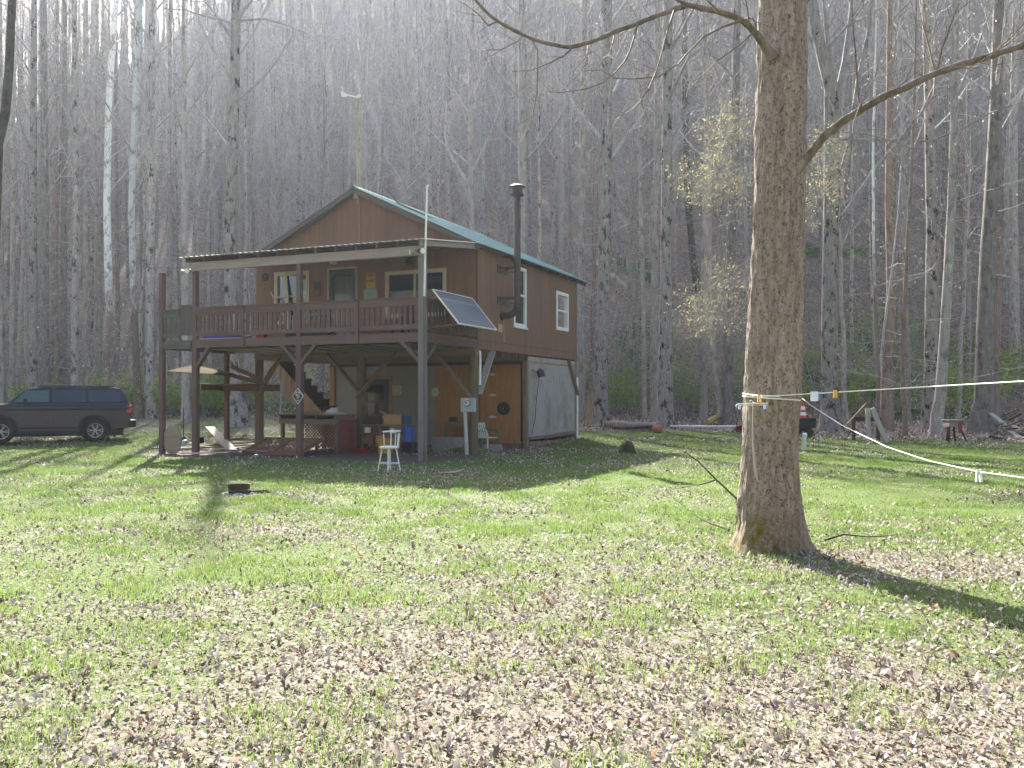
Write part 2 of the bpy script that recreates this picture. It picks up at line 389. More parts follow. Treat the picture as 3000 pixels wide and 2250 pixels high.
# ---------------------------------------------------------------- bare spring trees
def barkmat(name, lo, hi, patch, pale=None, pale_z=None, blotch=.5, rnd=.35, stretch=(7,7,1.2)):
    t = NT(name); v = t.coord(stretch); v1 = t.coord((1,1,.55))
    c = t.mix(t.ramp(t.noise(v, 1.6, 6, .7), [(.3,(0,0,0)),(.7,(1,1,1))]), lo, hi)
    if pale:                                          # flaking bark: brown below, white above
        sx = t.n('ShaderNodeSeparateXYZ'); tc = t.n('ShaderNodeTexCoord'); t.l(tc.outputs['Object'], sx.inputs[0])
        m = t.n('ShaderNodeMath', operation='MULTIPLY_ADD'); t.l(t.noise(v1, 2.4, 5, .75), m.inputs[0]); m.inputs[1].default_value = 9.0
        m2 = t.n('ShaderNodeMath', operation='ADD'); t.l(m.outputs[0], m2.inputs[0]); t.l(sx.outputs[2], m2.inputs[1]); m.inputs[2].default_value = -4.5-pale_z
        m3 = t.n('ShaderNodeMath', operation='MULTIPLY_ADD'); t.l(m2.outputs[0], m3.inputs[0]); m3.inputs[1].default_value = .5; m3.inputs[2].default_value = .5; m3.use_clamp = True
        c = t.mix(m3.outputs[0], c, pale)
    bl = t.ramp(t.noise(v1, 3.4, 5, .75), [(.53,(0,0,0)),(.60,(blotch,)*3)])
    c = t.mix(bl, c, patch)
    li = t.ramp(t.noise(v1, 5.2, 4, .7), [(.60,(0,0,0)),(.70,(.6,.6,.6))])
    c = t.mix(li, c, mul(hi, 1.45))
    oi = t.n('ShaderNodeObjectInfo'); hv = t.n('ShaderNodeHueSaturation'); hv.inputs['Saturation'].default_value = 1
    m = t.n('ShaderNodeMath', operation='MULTIPLY_ADD'); t.l(oi.outputs['Random'], m.inputs[0]); m.inputs[1].default_value = rnd*2; m.inputs[2].default_value = 1-rnd
    t.l(m.outputs[0], hv.inputs['Value']); t.l(c, hv.inputs['Color'])
    n = t.bump(t.noise(v, 3.0, 6, .8), .9, .03)
    return t.done(t.bsdf(hv.outputs[0], .9, 0, .2, n).outputs[0])
m_bark = barkmat('grey_bark', (.20,.172,.148), (.40,.36,.315), (.055,.045,.04))
m_bark_red = barkmat('reddish_bark', (.19,.135,.105), (.34,.26,.205), (.08,.05,.04))
m_bark_pale = barkmat('flaking_pale_bark', (.16,.115,.09), (.26,.20,.165), (.16,.15,.11), pale=(.66,.66,.62), pale_z=7.0, blotch=.75)
m_bark_dark = barkmat('dark_mossy_bark', (.05,.045,.03), (.13,.11,.075), (.03,.03,.015), blotch=.7)
m_bark_blotch = barkmat('blotched_bark', (.20,.175,.15), (.41,.37,.325), (.035,.03,.028), blotch=.95)
m_twig = barkmat('grey_twig', (.26,.245,.24), (.46,.44,.43), (.10,.08,.07), rnd=.3)
m_bud = attrmat('opening_buds', [(0,(.28,.23,.17)),(.5,(.40,.36,.25)),(1,(.50,.47,.38))], .6, .4, .3)
def rv(rng, s=1.0): return Vector((rng.uniform(-s, s), rng.uniform(-s, s), rng.uniform(-s, s)))
def limb(segs, rng, p, d, L, r, n, up=.15, wob=.18, rend=.35):
    pts = [p.copy()]; q = p.copy(); d = d.normalized()
    for i in range(n):
        e = q+d*(L/n); r0 = r*(1-(1-rend)*i/n); r1 = r*(1-(1-rend)*(i+1)/n)
        segs.append((q.copy(), e.copy(), r0, r1)); q = e; pts.append(q.copy())
        d = (d+Vector((0,0,up))+rv(rng, wob)).normalized()
    return pts, d
def branch_out(segs, buds, rng, pts, d, L, r, level, nsub, up, twl):
    n = len(pts)-1
    for j in range(nsub):
        t = .22+.78*(j+rng.random()*.8)/nsub; t = min(t, .99); k = int(t*n); a = pts[k].lerp(pts[min(k+1, n)], t*n-k)
        ax = (pts[min(k+1, n)]-pts[k]).normalized()
        side = ax.cross(rv(rng)).normalized()
        dd = (ax*rng.uniform(.45, 1.0)+side*rng.uniform(.55, 1.0)).normalized()
        l2 = L*rng.uniform(.28, .55)*(1.15-.5*t)
        if level > 0:
            p2, d2 = limb(segs, rng, a, dd, l2, max(.0045, r*.36), 3, up, .22, .4)
            branch_out(segs, buds, rng, p2, d2, l2, r*.45, level-1, max(3, int(nsub*.75)), up*.8, twl)
        else:
            l2 = twl*rng.uniform(.5, 1.3)
            p2, d2 = limb(segs, rng, a, dd, l2, .0034, 2, up*.6, .3, .5)
            if buds is not None: buds.append(p2[-1]+rv(rng, .05))
def seg_arrays(segs, nside=3):
    P0 = np.array([s[0] for s in segs]); P1 = np.array([s[1] for s in segs]); r0 = np.array([s[2] for s in segs]); r1 = np.array([s[3] for s in segs])
    d = P1-P0; d /= np.linalg.norm(d, axis=1, keepdims=True)+1e-9
    ref = np.where(np.abs(d[:,2:3]) < .9, np.array([[0,0,1.]]), np.array([[1.,0,0]]))
    a = np.cross(d, ref); a /= np.linalg.norm(a, axis=1, keepdims=True)+1e-9; b = np.cross(d, a)
    n = len(segs); V = np.zeros((n, 2*nside, 3))
    for k in range(nside):
        an = 2*math.pi*k/nside; o = a*math.cos(an)+b*math.sin(an)
        V[:,k] = P0+o*r0[:,None]; V[:,nside+k] = P1+o*r1[:,None]
    F0 = np.array([[k, (k+1)%nside, nside+(k+1)%nside, nside+k] for k in range(nside)])
    return V.reshape(-1, 3), (F0[None]+(np.arange(n)*2*nside)[:,None,None]).reshape(-1, 4)
def crown_mesh(name, segs, buds, parent, matb=None, budsize=.036, rng=random, mtw=None):
    big = [s for s in segs if s[2] > .03]; small = [s for s in segs if s[2] <= .03]
    Vs, Fs, mi, o = [], [], [], 0
    for group, ns in ((big, 6), (small, 3)):
        if group:
            V, F = seg_arrays(group, ns); Vs.append(V); Fs.append(F+o); mi += [0]*len(F); o += len(V)
    tn = np.zeros(o)
    if buds:
        B = np.array(buds); n = len(B); s = budsize*(.5+np.random.RandomState(len(buds)).rand(n))
        rr = np.random.RandomState(n+3); u = rr.randn(n, 3); u /= np.linalg.norm(u, axis=1, keepdims=True); w_ = np.cross(u, rr.randn(n, 3)); w_ /= np.linalg.norm(w_, axis=1, keepdims=True)
        u, w_ = u*s[:,None], w_*s[:,None]*.6
        V = np.stack([B-u, B+w_, B+u, B-w_], 1).reshape(-1, 3); F = (np.arange(n)*4)[:,None]+np.arange(4)[None]
        Vs.append(V); Fs.append(F+o); mi += [1]*n; tn = np.concatenate([tn, np.repeat(rr.rand(n), 4)])
    return rawmesh(name, np.concatenate(Vs), np.concatenate(Fs), [mtw or m_twig, matb or m_bud], parent, {'tone': tn}, mi=mi)
def trunk_path(rng, H, r0, wander=.25, lean=(0,0), flare=.55, n=16):
    pts, rad = [], []; ox = oy = 0
    for i in range(n+1):
        t = (i/n)**1.25; z = H*t
        if i > 1: ox += rng.gauss(0, wander*.25); oy += rng.gauss(0, wander*.25)
        pts.append(Vector((ox+lean[0]*t*H, oy+lean[1]*t*H, z-.25 if i == 0 else z)))
        rad.append(r0*((1-t)**.8*.92+.05)*(1+flare*math.exp(-z/.45)))
    return pts, rad
def along(pts, rad, h):
    for i in range(len(pts)-1):
        if pts[i+1].z >= h:
            t = (h-pts[i].z)/max(1e-6, pts[i+1].z-pts[i].z); return pts[i].lerp(pts[i+1], t), rad[i]*(1-t)+rad[i+1]*t
    return pts[-1].copy(), rad[-1]
def make_crown(rng, pts, rad, H, clear, nl, spread=.20, stubs=8, level=1, nsub=6, twl=.9, lo=(.45,.9)):
    segs, buds = [], []
    for i in range(nl):
        h = H*(clear+(.97-clear)*((i+rng.random())/nl)); p, r = along(pts, rad, h)
        az = i*2.4+rng.uniform(-.5, .5); t = h/H
        L = H*spread*(1.25-t*.75)*rng.uniform(.7, 1.25); tilt = rng.uniform(*lo)
        d = Vector((math.cos(az)*math.sin(tilt), math.sin(az)*math.sin(tilt), math.cos(tilt)))
        pp, dd = limb(segs, rng, p, d, L, r*rng.uniform(.22, .42), 5, .10, .13, .25)
        branch_out(segs, buds, rng, pp, dd, L, r*.35, level, nsub, .08, twl)
    for i in range(stubs):                            # thin dead side twigs low on the trunk
        h = H*rng.uniform(.06, clear); p, r = along(pts, rad, h); az = rng.uniform(0, 6.28)
        d = Vector((math.cos(az), math.sin(az), rng.uniform(-.1, .55)))
        L = rng.uniform(.6, 3.6)
        pp, dd = limb(segs, rng, p, d, L, rng.uniform(.009, .02), 4, .03, .3, .4)
        branch_out(segs, buds, rng, pp, dd, L, .012, 0, 5, .03, .6)
    return segs, buds
def tree_object(name, label, group, seed, H, r0, clear, nl, bark, loc=(0,0,0), path=None, extra=(), ns=12, **kw):
    rng = random.Random(seed)
    root = thing(name, label, 'tree', loc, 0, group)
    if path is None: pts, rad = trunk_path(rng, H, r0)
    else: pts, rad = path
    mb = MB(); mb.tube(pts, rad, ns, cap=False); mb.build('trunk', bark, root, smooth=True)
    segs, buds = make_crown(rng, pts, rad, H, clear, nl, **kw)
    for pl, r in extra:
        pl = [Vector(p) for p in pl]; n = len(pl)-1
        for i in range(n):
            segs.append((pl[i], pl[i+1], r*(1-.72*i/n), r*(1-.72*(i+1)/n)))
        L = sum((pl[i+1]-pl[i]).length for i in range(n))
        branch_out(segs, buds, rng, pl, pl[-1]-pl[-2], L*.45, r*.5, 1, 7, -.02, .7)
    crown_mesh('crown', segs, buds, root)
    return root
def upright(pix, d, H, z0=None, flare=.5, dy=None):
    """trunk path from photo points (px, py, width px) at depth d, carried on to height H; local to its foot"""
    P = [At(px, py, d) for px, py, w_ in pix]; W = [w_/FPX*d/2 for px, py, w_ in pix]
    foot = P[0].copy(); foot.z = tz(foot.x, foot.y) if z0 is None else z0
    pts = [Vector((0,0,-.3))]; rad = [W[0]*(1+flare)]
    for h, k in ((.12, .75), (.35, .38), (.8, .12)):
        pts.append(Vector((0,0,h))); rad.append(W[0]*(1+flare*k))
    for p, w_ in zip(P[1:], W[1:]):
        q = p-foot
        if q.z > pts[-1].z+.3: pts.append(q); rad.append(w_)
    dr = (pts[-1]-pts[-2]).normalized(); dr = (dr+Vector((0,0,1.5))).normalized(); z1 = pts[-1].z; r1 = rad[-1]
    k = max(2, int((H-z1)/2.5))
    for i in range(1, k+1):
        pts.append(pts[-1]+dr*((H-z1)/k)); rad.append(r1*max(.08, 1-i/k*.95))
    return foot, (pts, rad)
def hero(label, pix, bark=None, d=None, H=25, clear=.5, nl=14, seed=1, extra=(), name='bare_tree', flare=.5, **kw):
    if d is None:
        g = Gd(pix[0][0], pix[0][1]); d = g.y
    foot, path = upright(pix, d, H, flare=flare)
    ex = [([At(px, py, d+dd*i/max(1, len(pl)-1))-foot for i, (px, py) in enumerate(pl)], w_/FPX*d/2) for pl, w_, dd in extra]
    kw.setdefault('stubs', 16)
    return tree_object(name, label, None, seed, max(H, path[0][-1].z), 0, clear, nl, bark or m_bark, foot, path, ex, **kw), d
HERO_XY = []
def H_(*a, **k):
    o, d = hero(*a, **k); HERO_XY.append((o.location.x, o.location.y)); return o
# trees one can tell apart, right of the cabin
H_('grey trunk with a leaning brown foot beside the broken stump right of the cabin', [(1757,1243,46),(1764,1000,36),(1772,700,36),(1777,400,34),(1778,0,29)], m_bark_blotch, seed=11, H=24)
H_('stout tree with a blotched trunk at the far end of the rotten log', [(1949,1256,46),(1949,1000,38),(1951,800,33),(1953,500,31),(1955,200,28),(1957,0,26)], m_bark_blotch, seed=12, H=24, d=41)
H_('slim straight pale trunk between the two blotched trees', [(1888,1236,14),(1885,900,13),(1875,500,11),(1872,0,9)], seed=13, d=47)
H_('grey trunk close behind the stout blotched tree on its left', [(1918,1245,24),(1916,900,22),(1925,500,18),(1926,0,15)], seed=14, d=45)
H_('bright edged trunk that curves left as it rises, paired with a straight one', [(2112,1242,20),(2100,1130,19),(2088,1000,18),(2077,800,17),(2076,500,17),(2062,0,14)], seed=15, d=44)
H_('straight grey trunk standing against the curved bright edged one', [(2134,1243,28),(2136,1000,26),(2142,700,27),(2152,500,26),(2160,0,21)], seed=16, d=43.5)
H_('dim grey trunk left of the curved bright edged pair', [(2062,1234,22),(2060,1000,22),(2066,700,18),(2072,300,15)], seed=17, d=48)
H_('dark hillside tree leaning left above the bank', [(2040,850,22),(2030,760,20),(2014,560,19),(2008,300,17),(2004,0,14)], m_bark_dark, seed=18, d=None)
H_('grey trunk just clear of the cabin rear corner', [(1703,1243,24),(1702,900,21),(1708,500,17),(1712,0,14)], seed=19, d=46)
H_('big pale grey tree that forks into a fan of limbs, behind the clothesline', [(2433,1271,58),(2431,1150,50),(2430,950,48),(2434,700,46),(2437,450,46),(2436,260,42),(2392,90,30),(2372,-60,26)], m_bark_blotch, seed=20, d=38, H=24, clear=.62, nl=9,
   extra=[([(2445,330),(2475,180),(2490,60),(2500,-60)], 24, .5), ([(2440,260),(2425,120),(2408,-40)], 22, .4), ([(2455,560),(2490,420),(2515,230),(2545,90),(2560,-60)], 22, -.8),
          ([(2452,660),(2500,590),(2560,500),(2638,406),(2700,330),(2738,250),(2760,170)], 17, -1.2), ([(2455,408),(2540,410),(2640,408),(2720,415),(2830,372),(2900,330),(2990,300)], 10, -1.6),
          ([(2440,780),(2480,700),(2505,620)], 9, -.6)])
H_('brown grey trunk rising behind the leaning fence posts', [(2598,1270,36),(2600,1050,32),(2612,850,28),(2604,600,22),(2606,200,18)], m_bark_red, seed=21, d=38.5)
H_('thin white stemmed sapling beside the brown grey trunk, splitting in two', [(2571,1250,11),(2574,1100,11),(2566,950,9),(2560,750,8),(2558,450,7),(2566,100,5)], m_bark_pale, seed=22, d=37, H=20, flare=.2, nl=8,
   extra=[([(2576,1090),(2592,950),(2612,800),(2630,640),(2641,480),(2645,300)], 8, .6)])
H_('slender sapling with a pale sunlit edge right of the fence posts', [(2652,1284,14),(2646,1150,12),(2646,1000,11),(2656,750,10),(2668,550,9),(2680,250,7)], m_bark_red, seed=23, d=35.5, H=20, flare=.25, nl=9)
H_('blotched trunk with a brown foot left of the little splay legged table', [(2723,1266,42),(2726,1100,36),(2730,850,37),(2732,650,34),(2728,560,32),(2722,300,26),(2712,0,22)], m_bark_blotch, seed=24, d=39, H=24)
H_('leaning trunk with a bright left edge behind the splay legged table', [(2745,1287,34),(2755,1170,33),(2766,1000,29),(2778,800,27),(2788,600,24),(2796,300,21),(2800,0,17)], m_bark, seed=25, d=35)
H_('thick trunk with a mossy brown foot beside the plank heap', [(2878,1274,62),(2882,1180,54),(2886,1000,50),(2894,750,44),(2905,560,38),(2918,300,34),(2926,0,28)], m_bark, seed=26, d=37, H=24)
H_('darker trunk rising tight behind the thick mossy footed one', [(2914,1240,26),(2916,1050,24),(2922,750,20),(2926,400,16)], m_bark_red, seed=27, d=41)
H_('grey tree on the slope above the plank heap', [(2975,1120,28),(2972,900,27),(2968,600,25),(2972,200,20)], seed=28, d=None)
H_('slim grey trunk between the leaning trunk and the thick mossy one', [(2838,1150,14),(2838,900,15),(2834,600,12),(2838,200,10)], seed=29, d=None)
# left of and behind the cabin
H_('reddish trunk with a long pale scar, white above, right of the black car', [(406,1226,26),(402,1130,22),(394,950,20),(389,800,19),(385,600,18),(392,400,18),(400,200,17),(409,0,14)], m_bark_pale, seed=31, d=50, H=24)
H_('grey trunk with a swollen dark foot beside the scarred white tree', [(438,1228,32),(434,1130,28),(438,1000,25),(440,800,25),(442,500,22),(446,0,17)], m_bark_blotch, seed=32, d=50.5)
H_('tall white sycamore that stands out among the grey trunks at left', [(331,1226,24),(326,1050,22),(317,800,22),(313,600,20),(317,350,19),(327,170,18),(340,0,17)], m_bark_pale, seed=33, d=52, H=24)
H_('thick blackened blotchy tree rising behind the porch roof', [(697,1246,56),(691,1160,38),(678,1000,33),(672,800,32),(671,640,34),(676,540,34),(682,450,32),(688,250,30),(692,0,26)], m_bark_blotch, seed=34, d=42, H=24, clear=.6, nl=12,
   extra=[([(690,75),(640,55),(590,45),(540,28),(480,26)], 9, .5), ([(700,60),(770,55),(830,70),(900,100),(985,105)], 8, -.5), ([(676,440),(640,390),(590,330),(535,250),(480,150)], 8, .8), ([(695,470),(740,400),(790,330)], 6, .6)])
H_('dark mossy tree leaning in from the left edge of the picture', [(-40,1330,50),(-36,1100,44),(-22,800,36),(-6,420,28),(16,330,26),(27,200,24),(36,0,22)], m_bark_dark, seed=35, d=27, H=22, clear=.75, nl=8, stubs=3)
H_('grey trunk seen between the posts of the left deck', [(545,1238,24),(543,1000,22),(541,700,20),(538,300,17)], m_bark, seed=36, d=46)
H_('broad pale trunk directly behind the stovepipe', [(1530,1150,30),(1530,800,29),(1531,560,27),(1529,250,22),(1528,0,18)], m_bark, seed=37, d=47)
H_('pale trunk with an elbow shaped limb above the roof', [(1392,1150,22),(1385,700,18),(1378,520,17),(1380,300,15),(1384,0,12)], m_bark, seed=38, d=49, extra=[([(1376,540),(1340,490),(1312,440),(1303,390),(1308,300)], 12, .3)])
for k, (px, wp, dd, b) in enumerate([(5,20,51,0),(36,16,54,0),(96,24,50,2),(132,27,52,0),(166,14,56,1),(184,20,53,0),(221,21,50,2),(250,16,55,0),(344,13,58,0),(499,14,55,0),(280,12,60,0)]):
    H_(['straight grey trunk behind the bonnet end of the black car','slim grey trunk over the black car windscreen','pale grey trunk above the black car front door','broad grey trunk above the black car front window',
        'thin brownish trunk over the middle of the black car','grey trunk above the black car rear window','dark blotched trunk above the black car rear side glass','narrow crooked trunk above the tail of the black car',
        'slim trunk tucked against the tall white sycamore','narrow grey trunk beside the leftmost deck post','very thin trunk left of the tall white sycamore'][k],
       [(px,1228,wp*1.15),(px-2+k%3*2,1000,wp),(px-4+(k*7)%9,600,wp*.85),(px-6+(k*5)%13,0,wp*.65)], [m_bark, m_bark_red, m_bark_blotch][b], seed=60+k, d=dd, H=24)
# ---------------------------------------------------------------- the pole wood on the hill: copies of a few trees, then the far wood as one mass
rngF = random.Random(5)
WOOD = 'bare trees of the hillside wood'; WLAB = 'slim grey bare tree, one of many alike in the hillside wood'
protos = []
for k, (H, r, cl, nl, b) in enumerate([(24,.17,.48,17,m_bark),(25,.21,.52,17,m_bark),(22,.14,.42,17,m_bark_red),(25,.19,.50,17,m_bark_blotch),(20,.10,.34,17,m_bark),(26,.24,.53,18,m_bark),(19,.085,.26,18,m_bark_red),(23,.16,.45,17,m_bark_blotch)]):
    protos.append(tree_object('woodland_tree', WLAB, WOOD, 200+k, H, r, cl, nl, b, stubs=26, ns=8, level=1, nsub=6, twl=1.0))
used = [False]*len(protos)
CELL = {}
def free(x, y, dmin):
    i, j = int(x//4), int(y//4)
    for a in (-1,0,1):
        for b in (-1,0,1):
            for (u, v) in CELL.get((i+a, j+b), ()):
                if (u-x)**2+(v-y)**2 < dmin*dmin: return False
    return True
def occupy(x, y): CELL.setdefault((int(x//4), int(y//4)), []).append((x, y))
for x, y in HERO_XY: occupy(x, y)
def edge_y(x): return 47.5+2*math.sin(x*.3)-2.5*float(smooth((x-6)/8))+3*float(smooth((-x-6)/8))
count = 0; tries = 0
while count < 262 and tries < 60000:
    tries += 1
    y = 44+(92-44)*rngF.random()**.85; x = rngF.uniform(-1, 1)*(y*.60+1)
    if y < edge_y(x): continue
    dm = 1.55 if x < 2 else 2.3
    if not free(x, y, dm*rngF.uniform(.8, 1.4)): continue
    occupy(x, y); k = rngF.randrange(len(protos))
    o = protos[k] if not used[k] else copy_tree(protos[k]); used[k] = True
    s = rngF.uniform(.82, 1.18)*(.74+.26*min(1, max(0, (y-52)/14)))
    o.location = (x, y, tz(x, y)-.05); o.rotation_euler = (rngF.gauss(0, .018), rngF.gauss(0, .018), rngF.uniform(0, 6.28)); o.scale = (s, s, s*rngF.uniform(.95, 1.1)); count += 1
def far_wood():
    P, Rr, S, K = [], [], [], []
    def put(x, y):
        P.append((x, y, tz(x, y)-.1)); Rr.append((rngF.gauss(0,.02), rngF.gauss(0,.02), rngF.uniform(0, 6.28))); S.append(rngF.uniform(.8, 1.2)); K.append(rngF.randrange(len(protos)))
    n = 0
    for _ in range(60000):
        if n >= 1500: break
        y = 82+(226-82)*rngF.random()**.9; x = rngF.uniform(-1, 1)*(y*.64+2)
        if not free(x, y, 2.0): continue
        occupy(x, y); put(x, y); n += 1
    n = 0
    for _ in range(20000):                            # the wood behind the viewer, seen only in the window glass
        if n >= 150: break
        y = rngF.uniform(-80, -22); x = rngF.uniform(-70, 70)
        if not free(x, y, 3): continue
        occupy(x, y); put(x, y); n += 1
    for _ in range(4000):                             # and beside the lawn, out of frame
        x = rngF.choice((-1, 1))*rngF.uniform(1, 40); y = rngF.uniform(46, 120)
        x = math.copysign(y*.64+abs(x)*.6, x)
        if not free(x, y, 3.5): continue
        occupy(x, y); put(x, y)
        if len(P) > 1830: break
    me = bpy.data.meshes.new('far_wood'); me.vertices.add(len(P)); me.vertices.foreach_set('co', np.array(P, np.float32).ravel())
    a = me.attributes.new('rot', 'FLOAT_VECTOR', 'POINT'); a.data.foreach_set('vector', np.array(Rr, np.float32).ravel())
    a = me.attributes.new('scl', 'FLOAT', 'POINT'); a.data.foreach_set('value', np.array(S, np.float32))
    a = me.attributes.new('pick', 'INT', 'POINT'); a.data.foreach_set('value', np.array(K, np.int32))
    o = bpy.data.objects.new('far_wood', me); C.objects.link(o)
    tag(o, 'the dense bare wood higher up the hill behind the nearer trunks', 'woods', kind='stuff')
    g = bpy.data.node_groups.new('far_wood', 'GeometryNodeTree')
    g.interface.new_socket('Geometry', in_out='INPUT', socket_type='NodeSocketGeometry'); g.interface.new_socket('Geometry', in_out='OUTPUT', socket_type='NodeSocketGeometry')
    N = g.nodes.new; L = g.links.new
    gi = N('NodeGroupInput'); go = N('NodeGroupOutput'); j = N('GeometryNodeJoinGeometry'); mp = N('GeometryNodeMeshToPoints'); L(gi.outputs[0], mp.inputs['Mesh'])
    def attr(nm, typ):
        nd = N('GeometryNodeInputNamedAttribute'); nd.data_type = typ; nd.inputs['Name'].default_value = nm
        return next(s for s in nd.outputs if s.enabled and s.name == 'Attribute')
    ar, as_, ak = attr('rot', 'FLOAT_VECTOR'), attr('scl', 'FLOAT'), attr('pick', 'INT')
    e2r = N('FunctionNodeEulerToRotation'); L(ar, e2r.inputs[0])
    for k, p in enumerate(protos):
        cmp_ = N('FunctionNodeCompare'); cmp_.data_type = 'INT'; cmp_.operation = 'EQUAL'
        ins = [s for s in cmp_.inputs if s.enabled]; L(ak, ins[0]); ins[1].default_value = k
        jj = N('GeometryNodeJoinGeometry')
        for ch in p.children:
            oi = N('GeometryNodeObjectInfo'); oi.transform_space = 'ORIGINAL'; oi.inputs['Object'].default_value = ch; oi.inputs['As Instance'].default_value = False
            L(oi.outputs['Geometry'], jj.inputs[0])
        g2i = N('GeometryNodeGeometryToInstance'); L(jj.outputs[0], g2i.inputs[0])
        ip = N('GeometryNodeInstanceOnPoints'); L(mp.outputs[0], ip.inputs['Points']); L(next(s for s in cmp_.outputs if s.enabled), ip.inputs['Selection'])
        L(g2i.outputs[0], ip.inputs['Instance']); L(e2r.outputs[0], ip.inputs['Rotation']); L(as_, ip.inputs['Scale']); L(ip.outputs[0], j.inputs[0])
    L(j.outputs[0], go.inputs[0])
    md = o.modifiers.new('wood', 'NODES'); md.node_group = g
far_wood()
# ---------------------------------------------------------------- cabin
m_side = mat('brown_siding', (.185,.102,.058), .8, .24, .9, .3, 7, (6,6,.3), stain=.4, stainc=(.10,.052,.034))
_t = m_side.node_tree; _p = _t.nodes['Principled BSDF']; _n = _t.nodes.new
_tc = _n('ShaderNodeTexCoord'); _sx = _n('ShaderNodeSeparateXYZ'); _ad = _n('ShaderNodeMath'); _fr = _n('ShaderNodeMath'); _fr.operation = 'PINGPONG'; _fr.inputs[1].default_value = .1016
_rp = _n('ShaderNodeMapRange'); _rp.inputs[1].default_value = 0; _rp.inputs[2].default_value = .012; _bp = _n('ShaderNodeBump'); _bp.inputs['Strength'].default_value = .4; _bp.inputs['Distance'].default_value = .01
_t.links.new(_tc.outputs['Object'], _sx.inputs[0]); _t.links.new(_sx.outputs[0], _ad.inputs[0]); _t.links.new(_sx.outputs[1], _ad.inputs[1]); _t.links.new(_ad.outputs[0], _fr.inputs[0]); _t.links.new(_fr.outputs[0], _rp.inputs[0]); _t.links.new(_rp.outputs[0], _bp.inputs['Height'])
_t.links.new(_p.inputs['Normal'].links[0].from_socket, _bp.inputs['Normal']); _t.links.new(_bp.outputs[0], _p.inputs['Normal'])
m_trimw = wood('cream_trim', (.52,.47,.36), 'z', .12)
m_white = mat('white_window_frame', (.72,.72,.70), .5, .06, 4, .05)
m_purp = wood('weathered_plum_stain', (.122,.078,.068), 'z', .25)
m_purpx = wood('weathered_plum_stain_rail', (.128,.082,.071), 'x', .25)
m_greyw = wood('grey_timber', (.30,.255,.235), 'x', .25)
m_oldw = wood('old_timber', (.20,.145,.085), 'z', .3)
m_oldx = wood('old_timber_beam', (.17,.125,.075), 'x', .3)
m_oldy = wood('old_timber_joist', (.17,.125,.08), 'y', .3)
m_mossw = wood('mossy_timber', (.10,.094,.075), 'x', .3)
m_darkw = wood('dark_timber', (.06,.042,.03), 'x', .3)
m_post2 = wood('big_round_post', (.125,.095,.06), 'z', .3)
m_brace = wood('grey_brown_brace', (.17,.13,.095), 'z', .3)
m_roof = mat('green_metal_roof', (.155,.262,.245), .33, .1, .7, .04, 20, metal=.0, spec=.6)
m_tin = mat('rusty_tin', (.22,.185,.13), .5, .35, 1.5, .1, metal=.4)
m_osb = mat('plywood', (.30,.155,.065), .8, .22, 2.2, .25, 16, (4,4,.8))
m_osbg = mat('greyed_board', (.34,.315,.295), .85, .42, 3.4, .6, 16, (4,4,.8), col2=(.15,.12,.095), stain=.7, stainc=(.13,.10,.08))
m_plaster = mat('grey_plaster', (.20,.205,.185), .85, .12, 1.2, .1)
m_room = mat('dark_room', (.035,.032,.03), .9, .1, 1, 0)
m_black = mat('sooty_metal', (.035,.030,.030), .55, .3, 3, .1, metal=.3)
m_flue = mat('rusty_flue', (.075,.052,.050), .55, .3, 3, .1, metal=.35, col2=(.12,.07,.055))
m_pane = glass('window_glass')
m_greend = mat('dark_green_door', (.018,.040,.042), .5, .15, 2, .05)
m_curt = mat('cream_curtain', (.42,.39,.28), .9, .12, 3, .3, 8, (8,8,.5))
m_grey_st = mat('grey_stone', (.24,.235,.22), .9, .2, 6, .4)
cabin = hthing('cabin', 'two storey brown cabin on posts with a green metal roof and a railed deck', 'cabin')
def part(mb, name, m, parent=None, **k): return mb.build(name, m, parent or cabin, **k)
WX0, WX1, WY0, WY1, WZ0, WZ1 = -7.84, 0.0, 3.23, 11.87, 3.04, 6.04
RIDGE_X, RIDGE_Z = -3.97, 8.0
def holed(mb, a, b, z0, z1, holes, P, th):            # wall with openings; P(u, z, depth) -> point
    us = sorted({a, b, *[h[0] for h in holes], *[h[1] for h in holes]}); zs = sorted({z0, z1, *[h[2] for h in holes], *[h[3] for h in holes]})
    for i in range(len(us)-1):
        for j in range(len(zs)-1):
            u, z = (us[i]+us[i+1])/2, (zs[j]+zs[j+1])/2
            if any(h[0] < u < h[1] and h[2] < z < h[3] for h in holes): continue
            for dd in (0, th): mb.add([P(us[i],zs[j],dd),P(us[i+1],zs[j],dd),P(us[i+1],zs[j+1],dd),P(us[i],zs[j+1],dd)], [(0,1,2,3)])
    for h in list(holes)+[(a, b, z0, z1)]:
        c = [(h[0],h[2]),(h[1],h[2]),(h[1],h[3]),(h[0],h[3])]
        for i in range(4):
            p, q = c[i], c[(i+1)%4]; mb.add([P(*p,0),P(*q,0),P(*q,th),P(*p,th)], [(0,1,2,3)])
HA_ = (-7.10,-5.83,3.98,5.58); HB_ = (-3.02,-1.02,4.05,5.38); HD_ = (-5.06,-4.09,3.32,5.58)   # front openings
HC_ = (5.93,6.88,3.92,5.76); HE_ = (9.70,10.88,4.06,5.37)                                        # side openings (along y)
HL_ = (5.2,6.4,4.1,5.3); HR_ = (-5.9,-4.9,4.2,5.3)
mb = MB()
holed(mb, WX0, WX1, WZ0, WZ1, [HA_, HB_, HD_], lambda u,z,d: (u, WY0+d, z), .12)
holed(mb, WY0+.12, WY1-.12, WZ0, WZ1, [HC_, HE_], lambda u,z,d: (WX1-d, u, z), .12)
holed(mb, WY0+.12, WY1-.12, WZ0, WZ1, [HL_], lambda u,z,d: (WX0+d, u, z), .12)
holed(mb, WX0, WX1, WZ0, WZ1, [HR_], lambda u,z,d: (u, WY1-d, z), .12)
